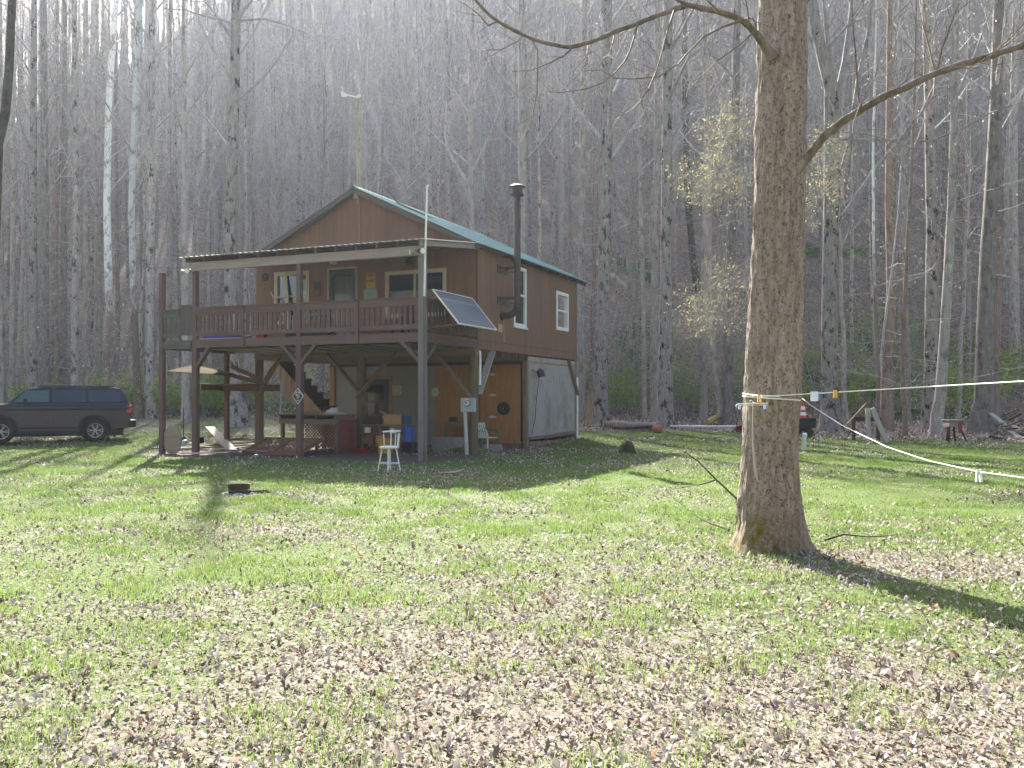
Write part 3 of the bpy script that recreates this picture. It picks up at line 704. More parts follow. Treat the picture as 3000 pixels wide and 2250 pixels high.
for y in (WY0, WY1-.12):
    gz = lambda x: WZ1+.002+(RIDGE_Z-.12-WZ1)*(1-abs(x-RIDGE_X)/3.9)
    mb.prism([(WX0, WZ1+.002), (WX1, WZ1+.002), (RIDGE_X, RIDGE_Z-.14)], y, y+.12, 'y')
part(mb, 'wall', m_side)
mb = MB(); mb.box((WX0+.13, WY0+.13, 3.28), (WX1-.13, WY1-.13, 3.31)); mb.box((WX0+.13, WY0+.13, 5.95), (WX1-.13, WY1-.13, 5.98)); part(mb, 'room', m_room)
mb = MB()                                             # seams and battens of the siding
mb.box((-.004, WY0+.003, 3.285), (.006, WY1, 3.30)); mb.box((WX0, WY0-.006, 5.985), (WX1, WY0+.004, 6.03)); mb.box((-.02, WY0-.02, WZ0-.01), (.012, WY0+.06, 6.0)); 
part(mb, 'seam', wood('dark_brown_batten', (.10,.05,.032), 'x', .2))
mb = MB(); mb.tube([(RIDGE_X+.02, WY0-.03, 6.0), (RIDGE_X+.02, WY0-.03, 7.85)], .012, 6); mb.box((RIDGE_X-.06, WY0-.22, 7.66), (RIDGE_X+.1, WY0-.12, 7.82)); part(mb, 'ground_wire', m_greyw)
# roof: ribbed metal, two slopes
def slope(side):
    mb = MB(); x1 = WX0-.32 if side < 0 else WX1+.30; z1 = 5.98
    y0, y1 = WY0-.33, WY1+.30; L = math.hypot(x1-RIDGE_X, RIDGE_Z-z1); n = int((y1-y0)/.229)
    top = (RIDGE_X, RIDGE_Z); ys = []
    for i in range(n+1):
        c = y0+(y1-y0)*i/n
        ys += [(c-.028, 0), (c-.016, .022), (c+.016, .022), (c+.028, 0)] if 0 < i < n else [(c, 0)]
    nx, nz = (RIDGE_Z-z1)/L*(1 if side > 0 else -1), abs(x1-RIDGE_X)/L
    vs = []
    for px, pz in (top, (x1, z1)):
        for y, h in ys: vs.append((px+nx*h, y, pz+nz*h))
    o = len(ys); vs2 = [(x, y, z-.02) for x, y, z in vs]
    fs = [(i, i+1, o+i+1, o+i) for i in range(o-1)]
    fs += [(2*o+i, 2*o+o+i, 2*o+o+i+1, 2*o+i+1) for i in range(o-1)]
    fs += [(o+i, o+i+1, 3*o+i+1, 3*o+i) for i in range(o-1)]+[(0, o, 3*o, 2*o), (o-1, 3*o-1, 4*o-1, 2*o-1)]
    mb.add(vs+vs2, fs); return mb
rmb = slope(-1); r2 = slope(1); rmb.add(r2.v, r2.f); roof = part(rmb, 'roof', m_roof)
m_barge = wood('bargeboard_brown', (.10,.075,.06), 'x', .2)
mb = MB(); mb.prism([(RIDGE_X-.2, RIDGE_Z-.085), (RIDGE_X, RIDGE_Z+.035), (RIDGE_X+.2, RIDGE_Z-.085), (RIDGE_X, RIDGE_Z+.025)], WY0-.35, WY1+.32, 'y'); mb.build('ridge_cap', m_roof, roof)
for sx, x1 in ((-1, WX0-.29), (1, WX1+.27)):
    for y in (WY0-.31, WY1+.24):
        mb = MB(); mb.bar((RIDGE_X+sx*.02, y, RIDGE_Z-.13), (x1, y, 5.98-.11), .04, .15, up=(0,0,1)); mb.build('bargeboard', m_barge, roof)
mb = MB()
for i in range(15):
    y = WY0+.05+i*(WY1-WY0-.1)/14
    mb.bar((WX1-.2, y, 6.0), (WX1+.27, y, 5.90), .045, .1); mb.bar((WX0+.2, y, 6.0), (WX0-.27, y, 5.90), .045, .1)
mb.build('rafter_tails', m_darkw, roof)
# windows and doors
def window(name, hole, P, fm, fw=.07, split=None, vsplit=None, sill=None, out=.02):
    mb = MB(); a, b, z0, z1 = hole
    def bx(u0, u1, w0, w1, d0, d1):
        p, q = P(u0, w0, d0), P(u1, w1, d1); mb.box(p, q)
    bx(a-.03, a+fw, z0-.03, z1+.03, -out, .06); bx(b-fw, b+.03, z0-.03, z1+.03, -out, .06)
    bx(a+fw, b-fw, z1-fw, z1+.03, -out, .06); bx(a+fw, b-fw, z0-.03, z0+fw, -out, .06)
    if split: bx(a+fw, b-fw, split-.03, split+.03, -out*.5, .055)
    if vsplit: bx(vsplit-.03, vsplit+.03, z0+fw, z1-fw, -out*.5, .055)
    if sill: bx(a-.06, b+.06, z0-.09, z0-.032, -.06, .02)
    w_ = part(mb, name, fm)
    mb = MB(); p = [P(u, z, .05) for u, z in ((a+fw*.5, z0+fw*.5), (b-fw*.5, z0+fw*.5), (b-fw*.5, z1-fw*.5), (a+fw*.5, z1-fw*.5))]
    mb.add(p, [(0,1,2,3)]); mb.build('pane', m_pane, w_)
    return w_
PF = lambda u,z,d: (u, WY0+d, z); PS = lambda u,z,d: (WX1-d, u, z)
wa = window('window', HA_, PF, m_trimw, .09, split=4.82); wa['label'] = 'cream framed sash window with a plank leaning across it'
wb = window('window', HB_, PF, m_trimw, .08, vsplit=-2.05); wb['label'] = 'wide sliding window by the right deck post'
wc = window('window', HC_, PS, m_white, .07, split=4.9, sill=1); wc['label'] = 'tall white sash window behind the stovepipe'
wd = window('window', HE_, PS, m_white, .09, split=4.73); wd['label'] = 'white sash window near the rear corner'
window('window', HL_, lambda u,z,d: (WX0+d, u, z), m_white, .07, split=4.7); window('window', HR_, lambda u,z,d: (u, WY1-d, z), m_white, .07, split=4.7)
mb = MB(); mb.bar((-6.72, WY0+.02, 5.50), (-6.42, WY0-.16, 3.32), .13, .04, up=(0,1,0)); mb.bar((-7.2, WY0-.1, 4.98), (-6.5, WY0-.25, 4.1), .05, .03); part(mb, 'leaning_plank', m_trimw)
mb = MB(); a, b, z0, z1 = HD_
mb.box((a-.05, WY0-.025, z0), (a, WY0+.06, z1+.05)); mb.box((b, WY0-.025, z0), (b+.05, WY0+.06, z1+.05)); mb.box((a, WY0-.025, z1), (b, WY0+.06, z1+.05))
dr = part(mb, 'door', m_trimw); dr['label'] = 'storm door with a cream curtain behind its glass'
mb = MB(); mb.box((a, WY0+.02, z0), (a+.14, WY0+.06, z1)); mb.box((b-.14, WY0+.02, z0), (b, WY0+.06, z1)); mb.box((a+.14, WY0+.02, z1-.2), (b-.14, WY0+.06, z1)); mb.box((a+.14, WY0+.02, z0), (b-.14, WY0+.06, z0+.2)); mb.build('door_frame', m_greend, dr)
mb = MB(); n = 16
for i in range(n):
    u0, u1 = a+.14+(b-a-.28)*i/n, a+.14+(b-a-.28)*(i+1)/n; d0, d1 = (.085+.012*(i%2)), (.085+.012*((i+1)%2))
    mb.add([(u0,WY0+d0,z0+.2),(u1,WY0+d1,z0+.2),(u1,WY0+d1,z1-.2),(u0,WY0+d0,z1-.2)], [(0,1,2,3)])
mb.build('curtain', m_curt, dr)
mb = MB(); mb.add([(a+.14,WY0+.045,z0+.2),(b-.14,WY0+.045,z0+.2),(b-.14,WY0+.045,z1-.2),(a+.14,WY0+.045,z1-.2)], [(0,1,2,3)]); mb.build('pane', m_pane, dr)
# deck
DX0 = -7.46
mb = MB(); k = 0; x = -8.68
while x < -.0:
    mb.box((x, .02, 3.262), (min(x+.135, .0), WY0-.01, 3.296)); x += .142
part(mb, 'deck_floor', m_oldy)
mb = MB(); mb.box((DX0-.0, -.055, 3.05), (.02, -.012, 3.285)); mb.box((-.025, -.01, 3.05), (.02, WY0-.03, 3.262)); part(mb, 'rim_board', m_purpx)
mb = MB(); mb.box((-8.68, -.05, 3.04), (DX0-.07, .0, 3.25)); mb.box((-8.70, .0, 3.04), (-8.66, 3.2, 3.25)); part(mb, 'side_rim_board', m_mossw)
mb = MB(); x = -8.4
while x < -.2: mb.box((x, .0, 3.06), (x+.04, WY0-.06, 3.255)); x += .41
part(mb, 'joists', m_oldy)
mb = MB(); rnd = random.Random(3)
for i in range(9):                                    # loose tin and boards slung under the joists
    x = -7.0+i*.78; mb.bar((x, .35, 3.035), (x+rnd.uniform(-.05,.05), 3.0, 3.03-rnd.random()*.02), .6, .012)
part(mb, 'under_deck_sheets', m_tin)
POSTS = (0.0, -3.78, -7.39)
m_postR = mat('peeling_grey_plum_paint', (.19,.165,.155), .85, .3, 1.5, .3, 8, (6,6,.9), col2=(.17,.12,.11))
for x, mm in zip(POSTS, (m_postR, m_purp, m_purp)):
    mb = MB(); mb.box((x-.085, -.075, -.3), (x+.085, .075, 3.04)); mb.box((x-.07, -.065, 3.041), (x+.07, .07, 5.25)) if x else mb.box((x-.085, -.075, 3.041), (x+.085, .075, 5.25))
    if x == 0:
        mb.box((.087, -.05, -.2), (.125, .04, 5.0))
    part(mb, 'post', mm, bevel=.008)
mb = MB(); mb.box((-8.71, -.07, -.35), (-8.57, .07, 5.28)); part(mb, 'post', m_purp, bevel=.008)
def brace(p, q, w=.09, h=.14, m=None, up=(0,1,0)):
    mb = MB(); mb.bar(p, q, w, h, up); part(mb, 'brace', m or m_purp)
brace((-.05, -.0, 2.55), (-.62, -.0, 3.09), up=(0,1,0)); brace((.0, .05, 2.55), (.0, .72, 3.09), up=(1,0,0))
brace((-3.73, 0, 2.55), (-3.2, 0, 3.09)); brace((-3.83, 0, 2.55), (-4.36, 0, 3.09)); brace((-7.34, 0, 2.5), (-6.86, 0, 3.09))
# porch roof
mb = MB(); mb.box((-7.50, -.06, 5.26), (.085, -.005, 5.50)); mb.box((-7.50, .005, 5.26), (.085, .055, 5.48)); part(mb, 'porch_beam', m_greyw)
mb = MB()
for i in range(13):
    x = -7.52+i*.63; x = min(x, .03); mb.bar((x, -.24, 5.545), (x, WY0-.02, 5.96), .042, .13)
part(mb, 'rafters', m_purpx)
mb = MB(); mb.bar((.075, -.24, 5.545), (.075, WY0+.0, 5.965), .03, .15); part(mb, 'end_rafter', m_greyw)
def corrug(mb, x0, x1, y0, z0, y1, z1, pitch=.19, h=.02, th=.012):
    vs = []; n = int((x1-x0)/pitch); xs = []
    for i in range(n+1):
        c = x0+(x1-x0)*i/n; xs += [(c-.045, 0), (c-.02, h), (c+.02, h), (c+.045, 0)]
    for y, z in ((y0, z0), (y1, z1)):
        for x, hh in xs: vs.append((x, y, z+hh))
    o = len(xs); vs += [(x, y, z-th) for x, y, z in vs]
    fs = [(i, i+1, o+i+1, o+i) for i in range(o-1)]+[(2*o+i, 3*o+i, 3*o+i+1, 2*o+i+1) for i in range(o-1)]+[(i, 2*o+i, 2*o+i+1, i+1) for i in range(o-1)]+[(0, o, 3*o, 2*o), (o-1, 3*o-1, 4*o-1, 2*o-1)]
    mb.add(vs, fs)
mb = MB(); corrug(mb, -7.72, .12, -.32, 5.615, WY0-.01, 6.05); part(mb, 'porch_roof', mat('weathered_porch_tin', (.26,.25,.20), .5, .3, 1.5, .1, metal=.3))
# railings: each bay with its balusters
def railing(x0, x1, m, n, z=0.0, jig=.02, seed=1):
    rg = random.Random(seed); mb = MB()
    mb.box((x0, -.11, 4.165+z), (x1, .05, 4.205+z)); mb.box((x0, -.062, 3.985+z), (x1, -.022, 4.163+z)); mb.box((x0, -.062, 3.375+z), (x1, -.022, 3.495+z))
    for xe in (x0, x1-.05): mb.box((xe, -.02, 3.38+z), (xe+.05, .012, 4.163+z))
    rl = part(mb, 'railing', m)
    for i in range(n):
        x = x0+(x1-x0)*(i+.5)/n+rg.uniform(-jig, jig)*.4; t = rg.uniform(-jig, jig)
        mb = MB(); mb.bar((x, -.005, 3.40+z), (x+t, -.005, 4.10+z), .088, .032, up=(0,1,0)); mb.build('baluster', m, rl)
xs = [-7.32, -5.70, -5.60, -3.86, -3.70, -1.965, -1.855, -.09]
for i in range(4): railing(xs[2*i], xs[2*i+1], m_purpx, 11 if i else 10, seed=i, jig=.025 if i == 0 else .012)
for x in (-5.65, -1.91):
    mb = MB(); mb.box((x-.055, -.105, 3.06), (x+.055, -.064, 4.163)); part(mb, 'newel_post', m_purp)
railing(-8.56, -7.95, m_mossw, 5, z=-.02, seed=9)
mb = MB()                                            # the tall grey gate-like panel of close boards
for i in range(6): mb.box((-7.93+i*.083, -.03, 3.50), (-7.855+i*.083, .0, 4.26))
mb.box((-7.98, -.05, 4.262), (-7.42, .03, 4.30)); mb.box((-7.98, -.06, 3.42), (-7.44, -.032, 3.56)); part(mb, 'board_panel', wood('dark_grey_boards', (.10,.085,.075), 'z', .3))
mb = MB()                                            # right end railing along the deck side
mb.box((-.06, .12, 4.15), (.06, WY0-.05, 4.19)); mb.box((-.03, .1, 3.99), (.01, WY0-.05, 4.149)); mb.box((-.03, .1, 3.38), (.01, WY0-.05, 3.49))
sr = part(mb, 'side_railing', m_purpx)
for i in range(17):
    mb = MB(); y = .22+i*.176; mb.box((.011, y-.04, 3.42), (.036, y+.04, 4.1)); mb.build('baluster', m_purp, sr)
# under the house: big posts, braces, beams, the closed-in back room
for x, r in ((-.12, .13), (-3.90, .15), (-7.75, .14)):
    mb = MB(); mb.tube([(x, 3.26, -.3), (x, 3.26, 1.5), (x, 3.26, 2.84)], [r*1.06, r, r*.96], 14); part(mb, 'round_post', m_post2, smooth=True)
def ybrace(p, q, m=m_brace): 
    mb = MB(); mb.bar(p, q, .06, .2, up=(0,1,0)); part(mb, 'brace', m)
ybrace((-3.86, 3.09, 1.78), (-5.05, 3.09, 3.0)); ybrace((-3.92, 3.03, 1.62), (-2.62, 3.03, 2.98), m_oldx); ybrace((-.06, 3.09, 1.62), (-1.32, 3.09, 2.98)); ybrace((-7.72, 3.09, 1.7), (-6.75, 3.09, 2.95), m_oldx)
mb = MB(); mb.bar((.02, 3.30, 1.72), (.02, 4.25, 3.0), .06, .2, up=(1,0,0)); part(mb, 'brace', wood('silver_brace', (.30,.28,.25), 'z', .2))
mb = MB(); mb.box((WX0, 3.14, 2.84), (WX1, 3.38, 3.03)); part(mb, 'carrying_beam', m_oldx)
mb = MB(); y = 3.5
while y < 11.8: mb.box((WX0+.02, y, 2.86), (WX1-.05, y+.05, 3.035)); y += .55
for i in range(16): mb.box((WX0+.02, 3.4+i*.22, 2.83), (WX1-.06, 3.43+i*.22, 2.858))
part(mb, 'floor_joists', m_oldx)
LY = 7.05; LX0 = -7.62; LT = 2.72
door_h = (-6.32, -5.22, .12, 2.28)
mb = MB(); holed(mb, LX0+.2, -3.4, 0, LT, [door_h], lambda u,z,d: (u, LY+d, z), .12); part(mb, 'plaster_wall', m_plaster)
mb = MB()
mb.box((-3.39, LY-.02, .16), (-1.72, LY+.06, LT)); mb.box((-1.71, LY-.025, .16), (-.22, LY+.06, LT)); pw = part(mb, 'plywood_wall', m_osb)
mb = MB(); mb.box((-1.722, LY-.032, .16), (-1.704, LY-.022, LT)); mb.box((-.24, LY-.03, .2), (-.2, LY-.018, LT)); mb.build('joint', m_darkw, pw)
mb = MB()
for z in (1.02-.02, 1.72, 2.4):                       # pale diamond strap hinges
    for u in (Fr(1444, 1168, LY).x,): mb.prism([(u-.17, z), (u, z+.045), (u+.17, z), (u, z-.045)], LY-.04, LY-.033, 'y')
mb.build('hinge', mat('pale_hinge', (.50,.45,.36), .6, .2, 8), pw)
mb = MB(); mb.box((LX0, LY-.05, LT+.002), (WX1-.02, LY+.1, 2.828)); part(mb, 'header_beam', wood('dark_red_beam', (.075,.04,.03), 'x', .2))
mb = MB(); mb.box((LX0, LY-.08, 0), (LX0+.2, LY+.1, LT)); mb.box((-5.20, LY-.03, .1), (-5.06, LY-.002, 2.4)); mb.box((-6.34, LY-.03, 2.29), (-5.205, LY-.002, 2.42)); part(mb, 'door_casing', wood('orange_brown_casing', (.24,.13,.055), 'z', .25))
mb = MB(); a, b, z0, z1 = door_h
mb.box((a, LY, z0), (a+.2, LY+.05, z1)); mb.box((b-.2, LY, z0), (b, LY+.05, z1)); mb.box((a+.2, LY, z1-.2), (b-.2, LY+.05, z1)); mb.box((a+.2, LY, z0), (b-.2, LY+.05, z0+.75)); mb.box((a+.2, LY+.005, 1.45), (b-.2, LY+.045, 1.50))
ld = part(mb, 'door', m_greend); ld['label'] = 'dark green basement door with two panes'
mb = MB(); mb.add([(a+.2,LY+.03,z0+.75),(b-.2,LY+.03,z0+.75),(b-.2,LY+.03,z1-.2),(a+.2,LY+.03,z1-.2)], [(0,1,2,3)]); mb.build('pane', m_pane, ld)
mb = MB(); mb.lathe([(.03,0),(.035,-.03),(.02,-.06)], 12, (b-.1, LY, .98), 'y'); mb.bar((b-.1, LY-.055, .98), (b-.22, LY-.06, .96), .025, .025); mb.build('handle', m_white, ld)
mb = MB(); mb.box((-.14, LY-.06, 0), (-.0, LY+.08, 2.83)); part(mb, 'corner_post', m_oldw); mb = MB(); mb.box((-.12, WY1-.2, -.1), (.0, WY1-.06, 3.03)); part(mb, 'corner_post', m_oldw)
mb = MB(); mb.box((-.06, LY+.09, .35), (-.012, WY1-.21, 2.98)); part(mb, 'side_board_wall', m_osbg)
mb = MB(); mb.box((-.05, LY+.09, 2.78), (.004, WY1-.25, 2.83)); mb.box((-.05, LY+2.0, .4), (-.004, LY+2.012, 1.6)); part(mb, 'side_lath', m_osb)
mb = MB(); mb.bar((.0, LY+.1, .05), (.03, WY1-.15, -.02), .05, .3); mb.bar((.005, LY+.1, .30), (.02, LY+3.0, .32), .05, .10); mb.bar((.0, LY+2.6, .33), (.01, WY1-.3, .36), .05, .12); mb.bar((-3.3, LY-.03, .04), (-.2, LY-.03, .04), .05, .22); part(mb, 'skirting', wood('mud_stained_skirting', (.17,.11,.085), 'y', .3))
mb = MB(); mb.bar((.03, WY1-1.05, 2.98), (.03, WY1-.02, 1.72), .05, .16, up=(1,0,0)); part(mb, 'brace', m_brace)
mb = MB(); mb.tube([(.03, WY1-.03, -.1), (.03, WY1-.03, 2.4)], .035, 8); part(mb, 'drain_pipe', m_white)
mb = MB(); mb.box((LX0, LY+.2, 0), (LX0+.12, WY1, LT+.1)); mb.box((LX0+.12, WY1-.12, 0), (-.15, WY1, LT+.1)); part(mb, 'rear_wall', m_plaster)
# stair flight and landing at the left end
SV = 4.35
mb = MB(); n = 13; X0s, X1s = -8.15, -5.0; Zt = 2.95
for i in range(n):
    x = X0s+(X1s-X0s)*i/n; z = Zt*(1-i/n)
    mb.box((x-.02, SV+.02, z-.04), (x+.27, SV+.95, z)); mb.box((x+.20, SV+.02, z-.25), (x+.22, SV+.95, z-.041))
stt = part(mb, 'staircase', m_darkw)
mb = MB(); mb.prism([(X0s-.1, Zt-.12), (X0s+.2, Zt-.05), (X1s+.1, .05), (X1s-.75, -.02)], SV-.03, SV, 'y')
mb.build('stringer_panel', mat('grooved_panel', (.33,.235,.15), .8, .55, 1.0, .8, 9, (9,1,.5), rot=(0, R(-43), 0)), stt)
mb = MB(); mb.prism([(-7.6, 2.38), (-6.25, 1.15), (-5.85, 1.15), (-5.85, .42), (-7.6, 1.7)], SV-.045, SV-.032, 'y'); mb.build('boarding', mat('grooved_boarding', (.30,.215,.14), .8, .55, 1.0, .8, 9, (9,1,.5), rot=(0, R(-43), 0)), stt)
mb = MB(); mb.box((-6.0, SV-.15, -.1), (-5.88, SV-.05, 1.2)); mb.box((-7.0, SV-.1, 1.13), (-5.88, SV-.06, 1.17)); mb.build('prop', m_oldw, stt)
lp = [Fr(664, 1297, 2.6), Fr(664, 1030, 2.6)]
mb = MB()
mb.box((lp[0].x-.06, 2.55, -.1), (lp[0].x+.06, 2.67, 3.05)); mb.box((-8.55, 1.5, 1.86), (-8.5, 4.3, 2.02)); mb.box((-8.6, 2.4, 1.84), (-5.9+-1.2, 2.45, 2.02)); mb.box((-8.6, 3.3, 1.84), (-7.0, 3.35, 2.02))
for i in range(7): mb.box((-8.6, 1.55+i*.28, 2.022), (-7.1, 1.80+i*.28, 2.05))
mb.bar((-8.6, 2.3, 2.45), (-7.0, 2.3, 2.12), .05, .14); mb.bar((-7.9, 2.1, 2.6), (-6.8, 2.1, 2.2), .05, .12)
part(mb, 'landing', wood('dark_red_brown_boards', (.11,.065,.048), 'x', .3))
mb = MB(); mb.add([Fr(487,1087,1.4), Fr(566,1068,2.6), Fr(700,1096,2.6), Fr(660,1098,1.4)], [(0,1,2,3)]); mb.add([p+Vector((0,0,-.02)) for p in (Fr(487,1087,1.4), Fr(566,1068,2.6), Fr(700,1096,2.6), Fr(660,1098,1.4))], [(3,2,1,0)]); part(mb, 'tilted_sheet', mat('faded_sheet', (.13,.11,.08), 1.0, .2, 2, .1, spec=0))
mb = MB(); mb.bar((-8.62, 1.5, 2.08), (-8.0, 1.5, 2.05), .5, .03); part(mb, 'loose_board', m_trimw)
# stovepipe on brackets
mb = MB(); fy = 5.02; fx = .50
pts = [(0, 4.98, 4.12), (.20, 4.98, 4.12), (.36, 4.99, 4.17), (.47, fy, 4.30), (fx, fy, 4.48), (fx, fy, 6.5), (fx, fy, 7.78)]
mb.tube(pts, .10, 18); fl = part(mb, 'stovepipe', m_flue, smooth=True)
mb = MB(); mb.lathe([(.105,7.72),(.20,7.74),(.20,7.80),(.155,7.81),(.155,7.98),(.25,8.0),(.25,8.02),(.12,8.09),(0,8.10)], 20, (fx, fy, 0)); mb.build('cap', m_black, fl, smooth=True)
mb = MB(); mb.lathe([(.135,0.0),(.135,.05),(.105,.07)], 18, (.0, 4.98, 4.12), 'x'); mb.lathe([(.11,4.3),(.11,4.36)], 18, (fx, fy, 0)); mb.build('collar', m_black, fl, smooth=True)
for z in (5.52, 4.57):
    mb = MB(); 
    for y in (fy-.38, fy+.16): mb.box((0, y, z-.13), (.035, y+.22, z+.13))
    mb.bar((.03, fy-.28, z+.09), (.42, fy-.06, z+.09), .035, .06); mb.bar((.03, fy+.28, z+.09), (.42, fy+.06, z+.09), .035, .06); mb.bar((.03, fy-.28, z-.09), (.42, fy-.06, z-.09), .03, .04)
    mb.build('bracket', wood('soot_dark_bracket', (.09,.075,.06), 'y', .3), fl)
mb = MB(); mb.tube([(.06, 4.99, 4.02), (.06, 5.02, 3.32)], .012, 6); mb.box((-.002, 4.7, 3.62), (.02, 5.0, 3.86)); mb.build('drip_rod', wood('pale_rod', (.45,.3,.2), 'z', .1), fl)
# ---------------------------------------------------------------- things fixed to, standing under and lying round the cabin
def plain(name, c, rough=.5, **k): return mat(name, c, rough, k.pop('var', .12), k.pop('scale', 5), k.pop('bump', .05), **k)
m_red = plain('faded_red', (.20,.022,.018)); m_blue = plain('blue_plastic', (.035,.10,.36), .45); m_yel = plain('yellow_plastic', (.36,.22,.025), .5)
m_card = plain('cardboard', (.33,.21,.10), .9); m_lwhite = plain('white_paint', (.74,.74,.70), .55); m_galv = mat('grey_enamel', (.33,.39,.42), .45, .1, 3, .05)
m_rope = plain('pale_rope', (.72,.70,.62), .8); m_steel = mat('dark_steel', (.06,.055,.055), .5, .3, 6, .1, metal=.5); m_lat = wood('red_brown_lattice', (.19,.10,.065), 'x', .25)
m_conc = mat('concrete_block', (.22,.22,.21), .95, .2, 8, .4); m_gold = plain('gold_paint', (.70,.46,.06), .5); m_navy = plain('navy_paint', (.015,.035,.115), .4); m_ivory = plain('cream_paint', (.62,.56,.38), .5)
# solar panel leaning out from the deck end
sp = hthing('solar_panel', 'blue solar panel with a pale frame tilted out from the right end of the deck', 'solar panel')
tl, tr, br, bl = Vector((.16,.25,4.42)), Vector((.16,2.58,4.42)), Vector((.92,2.62,3.50)), Vector((.92,.27,3.50))
nrm = (tr-tl).cross(bl-tl).normalized()
if nrm.x < 0: nrm = -nrm
def pan(mb, a, b, c, d, off, th):
    q = [p+nrm*off for p in (a,b,c,d)]; mb.add(q+[p-nrm*th for p in q], [(0,1,2,3),(7,6,5,4),(0,4,5,1),(1,5,6,2),(2,6,7,3),(3,7,4,0)])
L2 = lambda s, t: tl+(tr-tl)*s+(bl-tl)*t
t = NT('solar_cells'); v = t.coord((1,1,1)); bk = t.n('ShaderNodeTexBrick'); bk.offset = 0; bk.inputs['Scale'].default_value = 1; bk.inputs['Mortar Size'].default_value = .006; bk.inputs['Brick Width'].default_value = .156; bk.inputs['Row Height'].default_value = .156
tc = t.n('ShaderNodeTexCoord'); mp = t.n('ShaderNodeMapping'); mp.inputs['Rotation'].default_value = (0, R(50), 0); sx = t.n('ShaderNodeSeparateXYZ'); cx = t.n('ShaderNodeCombineXYZ')
t.l(tc.outputs['Object'], mp.inputs['Vector']); t.l(mp.outputs[0], sx.inputs[0]); t.l(sx.outputs[1], cx.inputs[0]); t.l(sx.outputs[0], cx.inputs[1]); t.l(cx.outputs[0], bk.inputs['Vector'])
bk.inputs['Color1'].default_value = (.10,.125,.155,1); bk.inputs['Color2'].default_value = (.115,.14,.17,1); bk.inputs['Mortar'].default_value = (.19,.22,.25,1)
m_cell = t.done(t.bsdf(bk.outputs['Color'], .22, 0, .6).outputs[0])
mb = MB(); pan(mb, L2(.015,.02), L2(.985,.02), L2(.985,.98), L2(.015,.98), .0, .02); mb.build('cells', m_cell, sp)
mb = MB()
for a in (((0,0),(1,0),(1,.022),(0,.022)), ((0,.978),(1,.978),(1,1),(0,1)), ((0,.022),(.016,.022),(.016,.978),(0,.978)), ((.984,.022),(1,.022),(1,.978),(.984,.978))):
    pan(mb, *[L2(*q) for q in a], .006, .035)
mb.build('frame', plain('pale_aluminium', (.70,.66,.55), .4), sp)
mb = MB()
for s in (.1, .9):
    mb.bar(L2(s, .1)-nrm*.04, (.03, L2(s,.1).y, 4.16), .04, .04); mb.bar(L2(s, .95)-nrm*.04, (.03, L2(s,.95).y, 3.46), .04, .04)
mb.build('prop', m_oldw, sp)
# floodlights, lamps, signs
def flood(loc, label, rz):
    o = hthing('floodlight', label, 'floodlight', loc, rz, 'twin floodlights at the ends of the porch beam')
    for s in (-1, 1):
        mb = MB(); d = Vector((s*.75, -.75, -.15)).normalized()
        c = Vector((s*.09, -.08, -.02)); a = [c, c+d*.05, c+d*.13, c+d*.14]; mb.tube(a, [.03, .045, .075, .076], 14); h = mb.build('lamp_head', plain('lamp_shell', (.30,.29,.25), .5), o, smooth=True)
        mb = MB(); e = c+d*.143; u = d.cross(Vector((0,0,1))).normalized(); w_ = u.cross(d)
        mb.add([e+u*math.cos(i*.3927)*.068+w_*math.sin(i*.3927)*.068 for i in range(16)], [tuple(range(16))]); mb.build('lens', plain('frosted_lens', (.75,.73,.62), .3), h)
    mb = MB(); mb.lathe([(.055,-.03),(.055,.0)], 14, (0,-.0,0), 'y'); mb.bar((-.1,-.04,0), (.1,-.04,0), .03, .03); mb.build('bracket', m_black, o)
flood((-.02, -.09, 5.36), 'pair of cream floodlight heads at the top of the right porch post', 0)
flood((-7.5, -.10, 5.26), 'pair of white floodlight heads at the left end of the porch beam', R(-25))
o = hthing('porch_lamp', 'small round cream ceiling lamp above the storm door', 'lamp', (-4.8, 3.10, 5.80)); mb = MB(); mb.lathe([(0,-.09),(.10,-.07),(.14,-.01),(.13,.03)], 16); mb.build('globe', plain('cream_globe', (.66,.58,.34), .3), o, smooth=True); mb = MB(); mb.lathe([(.09,.031),(.09,.10)], 14); mb.bar((0,.02,.07), (0,.13,.07), .05, .05); mb.build('base', m_lwhite, o)
o = hthing('wall_lantern', 'black wall lantern above the wide sliding window', 'lantern', (-2.18, 3.21, 5.70)); mb = MB(); mb.box((-.07,-.02,-.1), (.07,.0,.12)); mb.lathe([(.04,-.16),(.09,-.1),(.10,.06),(.03,.14)], 8, (0,-.12,0)); mb.bar((0,-.01,.08), (0,-.12,.10), .025, .025); mb.build('lantern', m_black, o)
o = hthing('bracket_lamp', 'dark lamp on the plywood under the right deck brace', 'lamp', (-1.30, 7.0, 2.62)); mb = MB(); mb.lathe([(.03,.08),(.13,-.05),(.14,-.08)], 14, (0,-.14,0)); mb.bar((0,.0,.06), (0,-.14,.06), .04, .04); mb.build('shade', m_black, o)
o = hthing('yard_lamp', 'black hooded lamp on a yellow arm at the top of the greyed side boards', 'lamp', (.0, 7.55, 2.42)); mb = MB(); mb.bar((0,-.12,.12), (.22,.02,.04), .05, .05); mb.build('arm', m_yel, o); mb = MB(); mb.tube([(.16,.0,.12),(.24,.03,.06),(.27,.05,-.10)], [.09,.13,.12], 14); mb.build('hood', m_black, o, smooth=True); mb = MB(); mb.tube([(.20,.03,-.1),(.13,-.05,-.8),(.10,-.12,-1.5),(.06,-.3,-2.0)], .012, 6); mb.build('cable', m_black, o)
